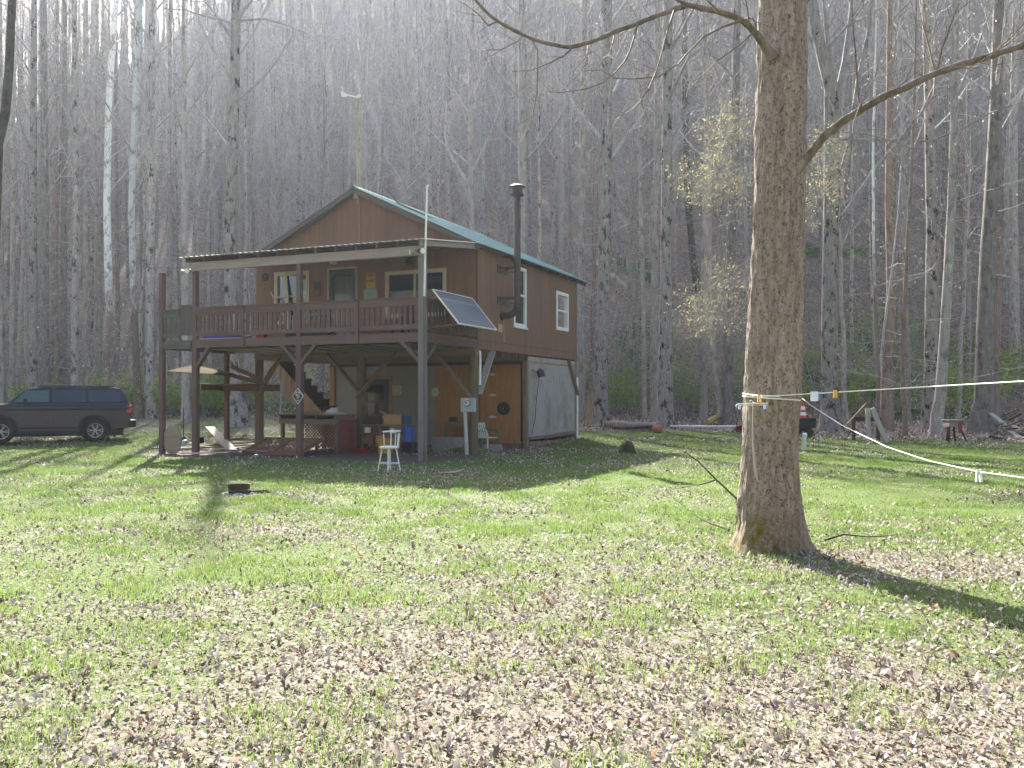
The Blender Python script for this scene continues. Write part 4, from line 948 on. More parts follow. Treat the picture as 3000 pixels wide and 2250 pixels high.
def hsign(name, label, x0, x1, z0, z1, y, m, cat='sign'):
    o = hthing(name, label, cat, ((x0+x1)/2, y, (z0+z1)/2)); w_, h = x1-x0, z1-z0
    mb = MB(); mb.box((-w_/2, -.012, -h/2), (w_/2, .0, h/2)); mb.build('plate', m, o); return o, w_, h
def marks(o, rects, m, name='lettering', y=-.0155):
    mb = MB()
    for x0, x1, z0, z1 in rects: mb.add([(x0,y,z0),(x1,y,z0),(x1,y,z1),(x0,y,z1)], [(0,1,2,3)])
    return mb.build(name, m, o)
m_ink = plain('black_ink', (.02,.02,.018), .5)
o, w_, h = hsign('warning_sign', 'yellow sign with a black oval at its top, right of the storm door', -3.71, -3.40, 4.93, 5.40, WY0-.0, plain('yellow_sign_paint', (.50,.34,.035), .5))
mb = MB(); mb.disc((0,-.0155,.165), .125, 20, 'y', .042); mb.build('oval', m_ink, o); mb = MB(); mb.disc((0,-.018,.165), .075, 16, 'y', .014); mb.build('oval_centre', plain('sign_yellow', (.50,.34,.035)), o)
marks(o, [(-.12,.12,-.035,.025)], m_ink, 'band'); marks(o, [(-.10,.10,-.012,.004)], plain('sign_yellow_line', (.42,.29,.04)), 'lettering', -.018); marks(o, [(-.12,.10,.062,.075),(-.12,.09,-.085,-.073),(-.12,.11,-.115,-.103),(-.12,.07,-.145,-.133)], plain('brown_ink', (.24,.16,.03)))
o, w_, h = hsign('notice_board', 'pale blue green board hung just below the yellow sign', -3.80, -3.33, 4.62, 4.92, WY0-.0, plain('pale_blue_green', (.26,.35,.31), .7)); marks(o, [(-.11,.12,.0,.03),(-.09,.08,-.06,-.035)], plain('faint_blue_ink', (.17,.25,.27)))
o, w_, h = hsign('wall_plaque', 'dark green plaque with a yellowish picture, left of the storm door', -5.62, -5.36, 4.80, 5.24, WY0-.0, plain('dark_green_paint', (.03,.035,.02)), 'plaque')
mb = MB(); mb.disc((.0,-.0155,-.11), .09, 18, 'y', .075); mb.build('picture', plain('olive_picture', (.14,.13,.035)), o)
o = hthing('wall_ornament', 'round dark metal ornament near the left corner of the deck wall', 'ornament', (-7.49, 3.22, 5.48)); mb = MB(); mb.lathe([(0,-.03),(.10,-.03),(.13,-.015),(.13,.005)], 16, (0,0,0), 'y'); mb.build('disc', plain('dark_bronze', (.035,.022,.02)), o)
# diamond sign with the gold letters on the middle post
o = hthing('diamond_sign', 'navy diamond sign with a gold letter emblem on the middle deck post', 'sign', (-3.77, -.088, 1.67), group=None)
def dia(mb, a, b, y0, y1, a2=0, b2=0): mb.prism([(0,b),(a,0),(0,-b),(-a,0)], y0, y1, 'y')
mb = MB(); dia(mb, .185, .222, -.008, .004); mb.build('border', m_lwhite, o)
mb = MB(); dia(mb, .166, .199, -.012, -.009); mb.build('field', m_navy, o)
mb = MB(); yy = (-.017, -.013)
for pl in ([(-.085,.075),(-.052,.075),(.012,-.085),(.0,-.085)], [(.012,-.085),(.0,-.085),(.055,.022),(.062,.0)], [(-.035,.062),(-.010,.04),(.018,-.01),(.004,-.02)], [(.004,-.02),(.018,-.01),(.020,.072),(.002,.060)], [(.002,.02),(.014,.02),(.078,.075),(.050,.075)]): mb.prism(pl, *yy, 'y')
mb.build('letter_emblem', m_gold, o)
mb = MB(); n = 8
for i in range(n):
    a0, a1 = math.pi*(.30+.40*i/n), math.pi*(.30+.40*(i+.8)/n); mb.prism([(math.cos(a)*r, -.005+math.sin(a)*r) for a, r in ((a0,.105),(a1,.105),(a1,.128),(a0,.128))], *yy, 'y')
for i in range(4): mb.prism([(-.04+i*.021,-.128),(-.023+i*.021,-.128),(-.023+i*.021,-.110),(-.04+i*.021,-.110)], *yy, 'y')
mb.build('lettering', m_ivory, o)
# meter, conduit, mast, weather mast
o = hthing('electric_meter', 'grey electric meter box on a conduit at the right round post', 'meter', (-.16, 3.0, 0))
mb = MB(); mb.box((-.2,-.1,1.22), (.2,.1,1.62)); mb.build('box', m_galv, o, bevel=.01); mb = MB(); mb.lathe([(.085,-.101),(.085,-.14),(.07,-.18),(.0,-.185)], 18, (.02,0,1.47), 'y'); mb.build('dial_glass', plain('pale_dial', (.55,.56,.52), .15), o, smooth=True)
mb = MB(); mb.lathe([(.098,-.101),(.098,-.118),(.088,-.118)], 18, (.02,0,1.47), 'y'); mb.build('dial_ring', m_steel, o); marks(o, [(-.02,.06,1.475,1.505)], m_ink, 'display', -.19); marks(o, [(-.05,.06,1.575,1.60)], m_lwhite, 'label', -.103)
mb = MB(); mb.tube([(-.10,-.02,1.22),(-.06,-.03,.5),(-.02,-.05,-.1)], .055, 12); mb.build('conduit', plain('grey_conduit', (.40,.42,.38), .6), o, smooth=True)
o = hthing('downspout', 'short white bent pipe below the cabin corner by the silver brace', 'pipe', (.0, 3.4, 0)); mb = MB(); mb.tube([(-.02,.05,2.98),(.02,.0,2.85),(.02,-.02,2.0)], .04, 10); mb.build('pipe', m_lwhite, o, smooth=True)
o = hthing('mast', 'thin white pipe mast standing against the right deck post', 'mast', (.10, -.11, 0)); mb = MB(); mb.tube([(.02,.0,4.2),(.06,.0,5.6),(.10,.0,6.92)], .026, 8); mb.build('pipe', m_lwhite, o, smooth=True); mb = MB(); mb.tube([(.10,.0,6.90),(.10,0,6.98),(.14,.0,7.0)], .03, 8); mb.build('elbow', m_lwhite, o); mb = MB(); mb.tube([(.0,.0,4.2),(.02,-.02,2.5),(.01,-.01,1.6),(.03,-.01,.2)], .010, 6); mb.tube([(.02,.0,.28),(.02,0,-.1)], .04, 8); mb.build('cable', plain('dark_cable', (.10,.09,.08)), o)
o = hthing('weather_mast', 'tall yellowish pole with a white wind vane above the roof ridge', 'weather vane', (RIDGE_X+.02, WY0-.12, 0)); mb = MB(); mb.tube([(0,0,7.5),(0.0,0,9.0),(-.02,0,10.55),(-.02,0,10.85)], [.024,.022,.019,.024], 8); mb.build('pole', plain('yellowed_pole', (.40,.33,.16), .6), o, smooth=True)
mb = MB(); mb.bar((-.02,0,10.74), (-.42,-.03,10.86), .03, .04); mb.prism([(-.38,10.80),(-.56,10.82),(-.60,11.02),(-.40,10.90)], -.012, .0, 'y'); mb.bar((-.50,-.03,11.0), (-.54,-.05,11.12), .03, .03); mb.bar((-.02,0,10.74), (.10,0,10.78), .07, .06); mb.build('vane', m_lwhite, o)
mb = MB(); mb.tube([(.0,0,10.75),(.03,0,10.95)], .018, 6); mb.tube([(-.02,0,10.35),(-.02,0,10.44)], .05, 8); mb.build('collar', plain('dull_collar', (.30,.27,.18)), o)
def scat(name, label, cat, pts, r, m, par=None):
    mb = MB(); mb.tube(pts, r, 6); o = mb.build(name, m); tag(o, label, cat); return o
p = [toW(q) for q in ((-3.2, WY0+.4, 7.70), (-2.9, WY0+.45, 7.62), (-2.3, WY0+.4, 7.30))]
scat('fallen_branch', 'broken branch lying on the roof just right of the ridge', 'branch', [toW((-3.35, WY0+.5, 8.02)), toW((-3.15, WY0+.5, 7.86))]+[toW((x, WY0+.5, RIDGE_Z+.06-(x-RIDGE_X)*.47)) for x in (-2.9, -2.5, -2.1, -1.7)], [.012,.02,.028,.03,.025,.012], m_bark_dark)
o = hthing('wall_disc', 'round black wheel hung on the plywood beside the diamond hinges', 'wheel', (Fr(1477,1200,LY).x, LY-.03, 1.28)); mb = MB(); mb.lathe([(.0,-.05),(.03,-.05),(.05,-.03),(.13,-.03),(.16,-.06),(.215,-.05),(.225,-.0),(.2,.0)], 26, (0,0,0), 'y'); mb.build('rim', plain('black_rubber', (.018,.024,.022), .7), o, smooth=True); mb = MB(); mb.disc((0,-.053,0), .014, 10, 'y'); mb.build('hub', m_ivory, o)
o = hthing('oval_plaque', 'pale green oval plaque on the plywood behind the right deck post', 'plaque', (Fr(1276,1148,LY).x, LY-.022, 1.82)); mb = MB(); mb.lathe([(.0,-.015),(.125,-.015),(.135,-.0)], 24, (0,0,0), 'y'); mb.v = [(x, y, z*1.18) for x, y, z in mb.v]; mb.build('plate', plain('pale_green_enamel', (.34,.42,.35), .4), o)
o = hthing('fuse_box', 'flat beige box on the grey plaster right of the green door', 'box', (Fr(1164,1142,LY).x, LY-.0, 1.88)); mb = MB(); mb.box((-.17,-.06,-.18), (.17,.0,.18)); mb.build('case', plain('beige_board', (.36,.30,.20), .8), o, bevel=.006); mb = MB(); mb.box((-.17,-.065,-.20), (.17,-.0,-.182)); mb.build('ledge', m_darkw, o)
o = hthing('wall_socket', 'small white outlet on the plywood with a cord', 'outlet', (Fr(1307,1274,LY).x, LY-.022, .66)); mb = MB(); mb.box((-.04,-.02,-.05), (.04,.0,.05)); mb.box((.05,-.02,-.05), (.11,.0,.05)); mb.build('plate', plain('grey_white', (.48,.46,.42)), o); mb = MB(); mb.tube([(0,-.01,.05),(0,-.01,1.2)], .006, 5); mb.build('cord', plain('pale_cord', (.35,.25,.15)), o)
# stool, chair
st = hthing('bar_stool', 'white bar stool with a low curved back on the grass before the deck', 'stool', toH(Gd(1140, 1382)), R(-20))
mb = MB(); mb.lathe([(.0,.70),(.20,.70),(.215,.685),(.21,.655),(.0,.65)], 24); mb.build('seat', plain('white_vinyl', (.76,.76,.73), .5), st, smooth=True)
mb = MB(); mb.lathe([(.19,.652),(.205,.64),(.19,.63)], 24); mb.build('apron', plain('yellowed_white', (.66,.62,.45), .5), st)
for k in range(4):
    a = R(45+90*k); mb = MB(); mb.tube([(math.cos(a)*.15, math.sin(a)*.15, .65), (math.cos(a)*.25, math.sin(a)*.25, 0)], [.017,.014], 8); mb.build('leg', m_lwhite, st, smooth=True)
mb = MB(); mb.tube([(math.cos(a*math.pi/12)*.215, math.sin(a*math.pi/12)*.215, .235) for a in range(25)], .011, 6, cap=False); mb.build('foot_ring', m_lwhite, st, smooth=True)
mb = MB(); arc = [R(-75+15*i) for i in range(15)]
mb.tube([(math.cos(a)*.23, math.sin(a)*.23, 1.05+.07*math.cos(a*.6)-.1*(1 if i in (0,) else 0)*0) for i, a in enumerate(arc)], .022, 8); mb.build('back_rail', m_lwhite, st, smooth=True)
for a in (-70, 0, 22, 44, 130):
    a = R(a); mb = MB(); mb.tube([(math.cos(a)*.20, math.sin(a)*.20, .68), (math.cos(a)*.228, math.sin(a)*.228, 1.05)], .011, 6); mb.build('spindle', m_lwhite, st, smooth=True)
st.scale = (1, 1, .80)
ch = hthing('garden_chair', 'green plastic garden chair with pale edges by the right round post', 'chair', toH(Gd(1428, 1322)), R(72))
m_gp = plain('green_plastic', (.03,.13,.075), .5); m_pp = plain('pale_edged_plastic', (.40,.44,.32), .5)
mb = MB(); mb.box((-.22,-.22,.40), (.22,.22,.43)); mb.build('seat', m_pp, ch, bevel=.01)
mb = MB()
for i in range(6): mb.bar((-.21+i*.084, .22, .42), (-.235+i*.094, .36, .82), .055, .015, up=(0,1,0))
mb.bar((-.26,.365,.83), (.26,.365,.83), .03, .06); bk_ = mb.build('backrest', m_pp, ch)
for sx in (-1, 1):
    for sy in (-1, 1):
        mb = MB(); mb.bar((sx*.21, sy*.2, .42), (sx*.28, sy*.27 if sy < 0 else .34, .0), .05, .05); mb.build('leg', m_pp if sx < 0 else m_gp, ch)
    mb = MB(); mb.tube([(sx*.25,.36,.72),(sx*.28,.15,.63),(sx*.28,-.22,.62),(sx*.25,-.25,.42)], .028, 8); mb.build('armrest', m_gp if sx > 0 else m_pp, ch, smooth=True)
# counter with lattice, and what stands round it
cn = hthing('potting_counter', 'brown open counter with a lattice back and a red end panel under the deck', 'counter', (-4.75, 2.0, 0))
mb = MB(); mb.box((-1.05,-.35,1.12), (1.05,.75,1.15)); mb.box((-1.02,-.30,.98), (1.02,.68,1.0)); mb.build('top', m_oldx, cn)
mb = MB()
for x in (-1.0,-.35,.30,.93): mb.box((x,-.33,1.001), (x+.05,.7,1.119))
mb.box((-1.0,-.34,.86), (1.0,-.30,.979)); mb.build('frame', wood('counter_rails', (.16,.105,.075), 'x', .2), cn)
for x, y in ((-.98,-.28),(.94,-.28),(-.98,.62),(.94,.62)):
    mb = MB(); mb.box((x,y,0), (x+.09,y+.09,.975)); mb.build('leg', m_purp, cn)
mb = MB()
def lattice(mb, x0, x1, z0, z1, y, s=.11, w_=.035, flat=False):
    W, Hh = x1-x0, z1-z0; n = int((W+Hh)/s)
    for i in range(1, n):
        c = i*s
        a = (x0+min(c, W), z0+max(0, c-W)); b = (x0+max(0, c-Hh), z0+min(c, Hh))
        a2 = (x0+max(0, W-c), z0+max(0, c-W)); b2 = (x0+min(W, W-c+Hh), z0+min(c, Hh))
        for (p, q, d) in ((a, b, 0), (a2, b2, .009)):
            if flat: mb.bar((p[0], p[1], y+d), (q[0], q[1], y+d), w_, .008)
            else: mb.bar((p[0], y+d, p[1]), (q[0], y+d, q[1]), .008, w_, up=(0,0,1))
lattice(mb, -.75, .85, .12, .95, .60); mb.build('lattice', m_lat, cn)
mb = MB(); mb.box((1.001,-.22,.05), (1.02,.62,.97)); lt = mb.build('end_panel', mat('faded_red_panel', (.17,.045,.04), .8, .3, 4, .2), cn)
lp_ = hthing('lattice_panel', 'square wooden lattice panel lying on the dirt before the counter', 'lattice', (-5.0, .85, .0), R(6))
mb = MB(); lattice(mb, -.88, .88, -.58, .58, .0, .13, .04, True); mb.v = [(x, y, z+.25+y*.283) for x, y, z in mb.v]; mb.build('lattice', m_lat, lp_)
mb = MB(); mb.bar((-.9,-.6,.08), (.9,-.6,.08), .05, .10); mb.bar((-.9,.6,.42), (.9,.6,.42), .05, .10); mb.bar((-.9,-.6,.08), (-.9,.6,.42), .05, .10); mb.bar((.9,-.6,.08), (.9,.6,.42), .05, .10); mb.bar((0,-.6,.12), (0,.6,.46), .08, .03); mb.build('frame', m_lat, lp_)
for sx_ in (-.8, .8):
    mb = MB(); mb.box((sx_-.04, .5, 0), (sx_+.04, .57, .38)); mb.build('leg', m_lat, lp_)
o = hthing('white_tub', 'crumpled white tub lying on top of the counter', 'tub', (-4.25, 2.2, 1.15)); mb = MB(); mb.lathe([(0,.16),(.12,.15),(.20,.05),(.24,0),(.22,.0)], 10); mb.v = [(x+.05*math.sin(y*30), y, z*(1+.3*math.sin(x*22))) for x, y, z in mb.v]; mb.build('shell', plain('dirty_white', (.50,.52,.52), .6), o)
o = hthing('flat_bag', 'limp pale sack spread over the counter edge', 'sack', (-3.95, 1.9, 1.151)); mb = MB(); mb.lathe([(0,.05),(.2,.045),(.33,.015),(.34,0)], 12); mb.v = [(x*1.2, y*.6, z*(1+.4*math.sin(x*14+y*9))) for x, y, z in mb.v]; mb.build('cloth', plain('sack_cloth', (.36,.32,.24), .9), o)
wb_ = hthing('workbench', 'cluttered plank workbench against the plaster right of the counter', 'workbench', (-2.95, 3.2, 0))
mb = MB(); mb.box((-.75,-.35,.78), (.62,.4,.83)); mb.build('top', m_oldx, wb_)
mb = MB(); mb.box((-.70,-.30,.55), (.58,.35,.58)); mb.box((-.70,-.30,.25), (.58,.35,.28)); mb.build('shelf', m_lat, wb_)
for x in (-.72,-.1,.54):
    for y in (-.32,.33):
        mb = MB(); mb.box((x,y,0), (x+.06,y+.05,.779)); mb.build('leg', m_oldw, wb_)
def hbox(name, label, cat, loc, size, m, rz=0, lid=None, open_=False, group=None):
    o = hthing(name, label, cat, loc, rz, group); a, b, c = size; mb = MB()
    if open_:
        t_ = .012; mb.box((-a/2,-b/2,0), (a/2,b/2,t_))
        for q in (((-a/2,-b/2,t_),(a/2,-b/2+t_,c)), ((-a/2,b/2-t_,t_),(a/2,b/2,c)), ((-a/2,-b/2+t_,t_),(-a/2+t_,b/2-t_,c)), ((a/2-t_,-b/2+t_,t_),(a/2,b/2-t_,c))): mb.box(*q)
    else: mb.box((-a/2,-b/2,0), (a/2,b/2,c))
    mb.build('shell', m, o, bevel=.006)
    if lid:
        mb = MB(); mb.box((-a/2-.01,-b/2-.01,c), (a/2+.01,b/2+.01,c+.03)); mb.build('lid', lid, o)
    return o
ob = hbox('cardboard_box', 'open brown cardboard box with spread flaps on the workbench', 'box', (-2.75, 3.25, .83), (.55,.38,.30), m_card, R(12), open_=True)
mb = MB(); mb.bar((-.27,0,.30), (-.42,0,.40), .36, .008); mb.bar((.27,0,.30), (.44,-.0,.36), .36, .008); mb.build('flap', m_card, ob)
hbox('dark_case', 'dark case tipped among the clutter on the workbench', 'case', (-3.35, 3.1, .83), (.36,.3,.26), m_darkw, R(-25))
hbox('blue_crate', 'dark blue crate beside the cardboard box on the workbench', 'crate', (-2.40, 3.35, .83), (.2,.3,.26), plain('dark_blue', (.03,.06,.14)), 0)
for i, (x, c, l) in enumerate(((-3.5, m_lwhite, 'small white tin on the middle shelf of the workbench'), (-3.1, m_red, 'small red tin on the middle shelf of the workbench'), (-2.62, plain('pale_tin', (.5,.48,.42)), 'pale tin at the right of the workbench middle shelf'))):
    hbox('paint_tin', l, 'tin', (x, 2.98, .58), (.14,.14,.16), c, 0)
for i, (x, c, l) in enumerate(((-3.42, m_lat, 'brown wooden case on the bottom shelf of the workbench'), (-3.0, m_card, 'cardboard carton on the bottom shelf of the workbench'))): hbox('storage_box', l, 'box', (x, 3.0, .28), (.32,.3,.22), c, 0)
bn = hthing('blue_bin', 'bright blue plastic bin hanging at the right end of the workbench', 'bin', (-2.22, 3.15, .33)); mb = MB(); mb.lathe([(.14,0),(.18,.45),(.20,.46),(.185,.45),(.17,.42)], 18); mb.build('tub', m_blue, bn, smooth=True)
hbox('dark_drum', 'black box standing under the blue bin', 'box', (-2.2, 3.2, 0), (.30,.30,.32), m_black)
hbox('yellow_crate', 'yellow plastic crate on the dirt behind the white stool', 'crate', (-2.62, 2.55, 0), (.36,.3,.44), m_yel, R(8), open_=True)
hbox('red_toolbox', 'low red box on the dirt at the foot of the workbench', 'box', (-3.3, 2.35, 0), (.34,.22,.14), m_red, R(-10))
hbox('grey_tote', 'grey concrete coloured tub behind the right deck post', 'tub', (-1.55, 4.4, 0), (.85,.5,.42), m_conc, R(-5))
for k_ in range(2): hbox('concrete_block', ['flat concrete block lying left of the garden chair', 'concrete block behind the right round post'][k_], 'block', (-.95+k_*.6, 4.7+k_*.35, 0), (.55,.3,.2), m_conc, R(4+7*k_))
sb = hthing('side_table', 'narrow brown table against the plywood under the oval plaque', 'table', (-2.05, 6.5, 0)); mb = MB(); mb.box((-.62,-.3,.80), (.62,.3,.84)); mb.box((-.60,-.28,.64), (.60,-.25,.799)); mb.build('top', m_oldx, sb)
for x in (-.58,.51):
    for y in (-.27,.2):
        mb = MB(); mb.box((x,y,0), (x+.07,y+.07,.64)); mb.build('leg', m_oldw, sb)
hbox('small_case', 'dark little box on the narrow table by the plywood', 'box', (-2.45, 6.5, .84), (.2,.2,.15), m_darkw)
# junk at the left end
ht = hthing('hand_truck', 'dark upright hand truck standing by the left deck post', 'hand truck', toH(Gd(560, 1300)), R(10))
mb = MB(); mb.tube([(-.30,0,.05),(-.30,.02,1.25)], .018, 8); mb.tube([(.26,0,.05),(.28,.02,.75),(.36,.02,1.30),(.33,.0,1.36),(.1,.0,1.37)], .018, 8); mb.tube([(-.30,.0,.36),(.26,0,.36)], .016, 8); mb.tube([(-.28,.01,.12),(.26,.01,.12)], .016, 8); mb.build('frame', m_steel, ht, smooth=True)
mb = MB(); mb.box((-.3,-.26,.02), (.28,-.0,.035)); mb.build('toe_plate', m_steel, ht)
for sx_ in (-.36, .34):
    mb = MB(); mb.lathe([(.02,-.03),(.11,-.035),(.13,-.02),(.13,.02),(.11,.035),(.02,.03)], 18, (sx_,.1,.13), 'x'); mb.build('wheel', m_black, ht, smooth=True)
o = hthing('leaning_plank', 'wide pale plank sloping to the ground by the hand truck', 'plank', (0,0,0)); mb = MB(); a, b = toH(Gd(684, 1327)), toH(Gd(614, 1300)); b.z = .62; mb.bar(a+Vector((0,0,.03)), b, .30, .05); mb.build('board', wood('pale_plank', (.33,.29,.24), 'x', .15), o)
o = hthing('wooden_reel', 'half of a round wooden reel end standing on edge by the leftmost post', 'reel', toH(Gd(505, 1330)), R(-12)); mb = MB(); mb.lathe([(.06,-.02),(.42,-.02),(.42,.02),(.06,.02)], 26, (0,0,.40), 'y'); mb.build('disc', wood('weathered_reel', (.26,.21,.15), 'x', .25), o)
rj = random.Random(77)
pile = [(640,1322),(660,1316),(700,1322),(720,1306),(735,1302),(690,1298),(760,1318),(780,1330),(800,1322),(560,1328),(530,1318),(545,1306),(600,1336),(710,1336),(840,1318),(755,1334),(830,1330),(670,1305),(620,1312),(575,1316),(648,1318),(690,1312),(712,1310),(745,1310),(770,1308),(790,1312),(705,1302),(725,1298),(660,1300),(585,1306),(556,1320),(815,1312)]
for i, (px, py) in enumerate(pile):
    g = toH(Gd(px, py)); L = rj.uniform(.5, 1.9); a = rj.gauss(0, .35); z = .05+(.08 if i < 20 else .22)*rj.random()
    mb = MB(); mb.bar((-L/2*math.cos(a), -L/2*math.sin(a), z), (L/2*math.cos(a), L/2*math.sin(a), z+rj.uniform(-.03,.12)), rj.choice((.09,.14,.19)), .04)
    o = mb.build('scrap_board', [m_oldx, m_greyw, m_lat, m_trimw][rj.randrange(4) if i else 0]); o.location = toW(g); o.rotation_euler = (0,0,-HA)
    tag(o, 'scrap board lying in the loose heap under the left half of the deck', 'board', 'scrap boards heaped under the deck')
for nm, lb, ct, px, py, sz, mm in (('plastic_bag', 'crumpled white plastic bag among the scrap boards', 'bag', 738, 1314, (.35,.2,.12), m_lwhite), ('blue_scrap', 'small bright blue lid on the grass edge before the scrap boards', 'scrap', 750, 1338, (.18,.16,.06), plain('cyan', (.05,.33,.48))), ('blue_pail', 'small blue and white pail lying behind the wooden reel', 'pail', 540, 1306, (.28,.2,.2), plain('pale_blue', (.35,.42,.55))), ('red_can', 'bright red can on the dirt beside the lattice panel', 'can', 902, 1308, (.12,.12,.13), m_red), ('white_jug', 'white jug in the shade near the foot of the stairs', 'jug', 912, 1288, (.2,.15,.18), m_lwhite), ('pale_panel', 'pale flat panel propped on the scrap heap by the double posts', 'panel', 735, 1298, (.4,.06,.3), plain('pale_panel', (.5,.47,.4)))):
    g = Gd(px, py); o = thing(nm, lb, ct, g, -HA); mb = MB(); a, b, c = sz; mb.lathe([(0,c),(a*.3,c*.95),(a*.5,c*.5),(a*.48,0),(0,0)], 9); mb.v = [(x+.1*a*math.sin(z*40), y*b/a*(1+.15*math.sin(x*50)), z) for x, y, z in mb.v]; mb.build('body', mm, o)
# up on the deck floor
for nm, lb, ct, px, py, v_, sz, mm in (('blue_tarp', 'blue tarp folded on the deck behind the left railing', 'tarp', 662, 986, .6, (1.2,.5,.14), plain('bright_blue', (.02,.06,.42))), ('red_bucket', 'bright red bucket on the deck behind the railing', 'bucket', 770, 982, .5, (.28,.28,.20), plain('orange_red', (.62,.04,.03))), ('long_crate', 'low brown crate on the deck under the railing', 'crate', 815, 978, .7, (.7,.35,.2), m_card), ('black_mat', 'dark rolled mat on the deck below the cream window', 'mat', 915, 978, .9, (1.3,.4,.14), m_black)):
    p = Fr(px, py, v_); hbox(nm, lb, ct, (p.x, v_, 3.297), sz, mm, rj.gauss(0,.1))
o = hthing('white_board', 'thin pale board lying along the deck edge at left', 'board', (-6.3, .16, 3.30)); mb = MB(); mb.bar((-.95,0,.012), (.55,.02,.02), .2, .02); mb.bar((.55,.02,.02), (.75,.02,.07), .15, .02); mb.build('plank', m_trimw, o)
o = hthing('deck_furniture', 'dark patio chair on the deck below the wide window', 'chair', (-1.35, 1.5, 3.297)); mb = MB(); mb.box((-.28,-.28,.40), (.28,.28,.46)); mb.build('seat', m_black, o); mb = MB(); mb.bar((0,.28,.46), (0,.36,1.0), .56, .05, up=(0,1,0)); mb.build('backrest', m_black, o)
for sx_ in (-.26,.26):
    for sy in (-.26,.26):
        mb = MB(); mb.bar((sx_,sy,0), (sx_,sy,.40), .04, .04); mb.build('leg', m_black, o)
tb = hthing('patio_table', 'small grey table with pale slats on the deck before the storm door', 'table', (-4.55, 1.6, 3.297)); mb = MB(); mb.box((-.5,-.3,.68), (.5,.3,.72)); mb.build('top', m_galv, tb)
for sx_ in (-.45,.45):
    for sy in (-.25,.25):
        mb = MB(); mb.bar((sx_,sy,0), (sx_,sy,.679), .05, .05); mb.build('leg', m_galv, tb)
# yard
fp = thing('fire_ring', 'rusty metal fire ring with ash and charred wood on the lawn', 'fire ring', Gd(700, 1446)); mb = MB(); mb.lathe([(.17,0),(.18,.15),(.195,.155),(.185,.14),(.165,.02)], 20, (0,0,.0)); mb.build('ring', mat('rust_black', (.07,.045,.03), .8, .4, 6, .2), fp, smooth=True)
mb = MB(); mb.lathe([(0,.03),(.2,.025),(.36,.0),(.38,-.02)], 18, (.05,-.05,0)); mb.v = [(x*(1+.2*math.sin(y*9)), y*.8, z+.015*math.sin(x*31)*math.cos(y*27)) for x, y, z in mb.v]; mb.build('ash', mat('ash', (.32,.315,.31), .95, .5, 9, .5, col2=(.55,.54,.53)), fp)
mb = MB(); mb.tube([(.22,-.05,.03),(.5,-.02,.04)], .025, 8); mb.tube([(.3,.08,.02),(.55,-.1,.03)], .02, 8); mb.tube([(-.1,-.2,.04),(.25,-.17,.05)], .03, 8); mb.build('charred_wood', m_bark_dark, fp)
def lump(name, label, cat, loc, rx, ry, rz_, m, seed, seg=22, jag=.25):
    rg = np.random.RandomState(seed); o = thing(name, label, cat, loc); mb = MB(); n = seg; prof = [(1.25,-.15),(1.0,.12),(.85,.5),(.72,.85),(.45,1.0),(0,.94)]
    mb.lathe(prof, n); ph = rg.rand(6)*6
    out = []
    for x, y, z in mb.v:
        a = math.atan2(y, x); k = 1+jag*(.5*math.sin(3*a+ph[0])+.35*math.sin(5*a+ph[1]+z*2)+.25*math.sin(9*a+ph[2]-z*3)); out.append((x*rx*k, y*ry*k, z*rz_*(1+jag*.6*math.sin(2*a+ph[3]))))
    mb.v = out; mb.build('body', m, o, smooth=True); return o
lump('tree_stump', 'black weathered stump on the grass right of the cabin', 'stump', Gd(1840, 1330), .24, .2, .33, m_bark_dark, 4, jag=.3)
lump('moss_mound', 'low mound with bright moss at the foot of the meter conduit', 'mound', Gd(1375, 1326), .75, .4, .14, mat('moss_and_leaves', (.075,.10,.03), .95, .5, 4, .6, col2=(.20,.22,.04)), 8, jag=.15)
bs = thing('broken_stump', 'tall broken stump with pale rotten wood beside the cabin corner', 'stump', Gd(1732, 1243)); d_ = bs.location.y
mb = MB(); s_ = d_/FPX; n = 18; rg = random.Random(4)
tops = [1.0*(92+14*math.sin(i*1.9)+rg.uniform(-8, 8))*s_ for i in range(n)]
vs = []; 
for z_, r_ in ((-.2,22),(.25,15),(.8,13)):
    for i in range(n): a = 6.283*i/n; vs.append((math.cos(a)*r_*s_*(1+.12*math.sin(3*a)), math.sin(a)*r_*s_, z_))
for i in range(n): a = 6.283*i/n; vs.append((math.cos(a)*12*s_, math.sin(a)*12*s_, tops[i]))
vs.append((0, 0, .9)); o_ = len(vs)-1
mb.add(vs, [(k*n+i, k*n+(i+1)%n, (k+1)*n+(i+1)%n, (k+1)*n+i) for k in range(3) for i in range(n)]+[(3*n+i, 3*n+(i+1)%n, o_) for i in range(n)]); mb.build('shell', mat('rotten_wood', (.30,.21,.14), .95, .35, 2.5, .7, 10, (5,5,.8), col2=(.42,.33,.24)), bs)
mb = MB(); mb.tube([(.05,0,1.55),(.16,0,1.65),(.22,.02,2.0),(.25,.05,2.8)], [.1,.07,.05,.03], 7); mb.build('moss', mat('yellow_moss', (.22,.22,.04), .95, .3, 6, .5), bs)
def logthing(name, label, a, b, r, m, cat='log', n=10, group=None):
    mb = MB(); a, b = Vector(a), Vector(b); k = 7; rg = random.Random(int(r*1e4)+len(label))
    mb.tube([a.lerp(b, i/k)+Vector((0,0,rg.uniform(-.15,.15)*r)) for i in range(k+1)], [r*(1+rg.uniform(-.1,.1)) for _ in range(k+1)], n, jit=.06, rng=rg); o = mb.build(name, m, smooth=True); return tag(o, label, cat, group)
up_ = lambda p, h: Vector((p.x, p.y, p.z+h))
logthing('fallen_log', 'long rotten grey log lying right of the broken stump', up_(Gd(1775,1256),.22), up_(Gd(1925,1262),.18), .16, m_bark)
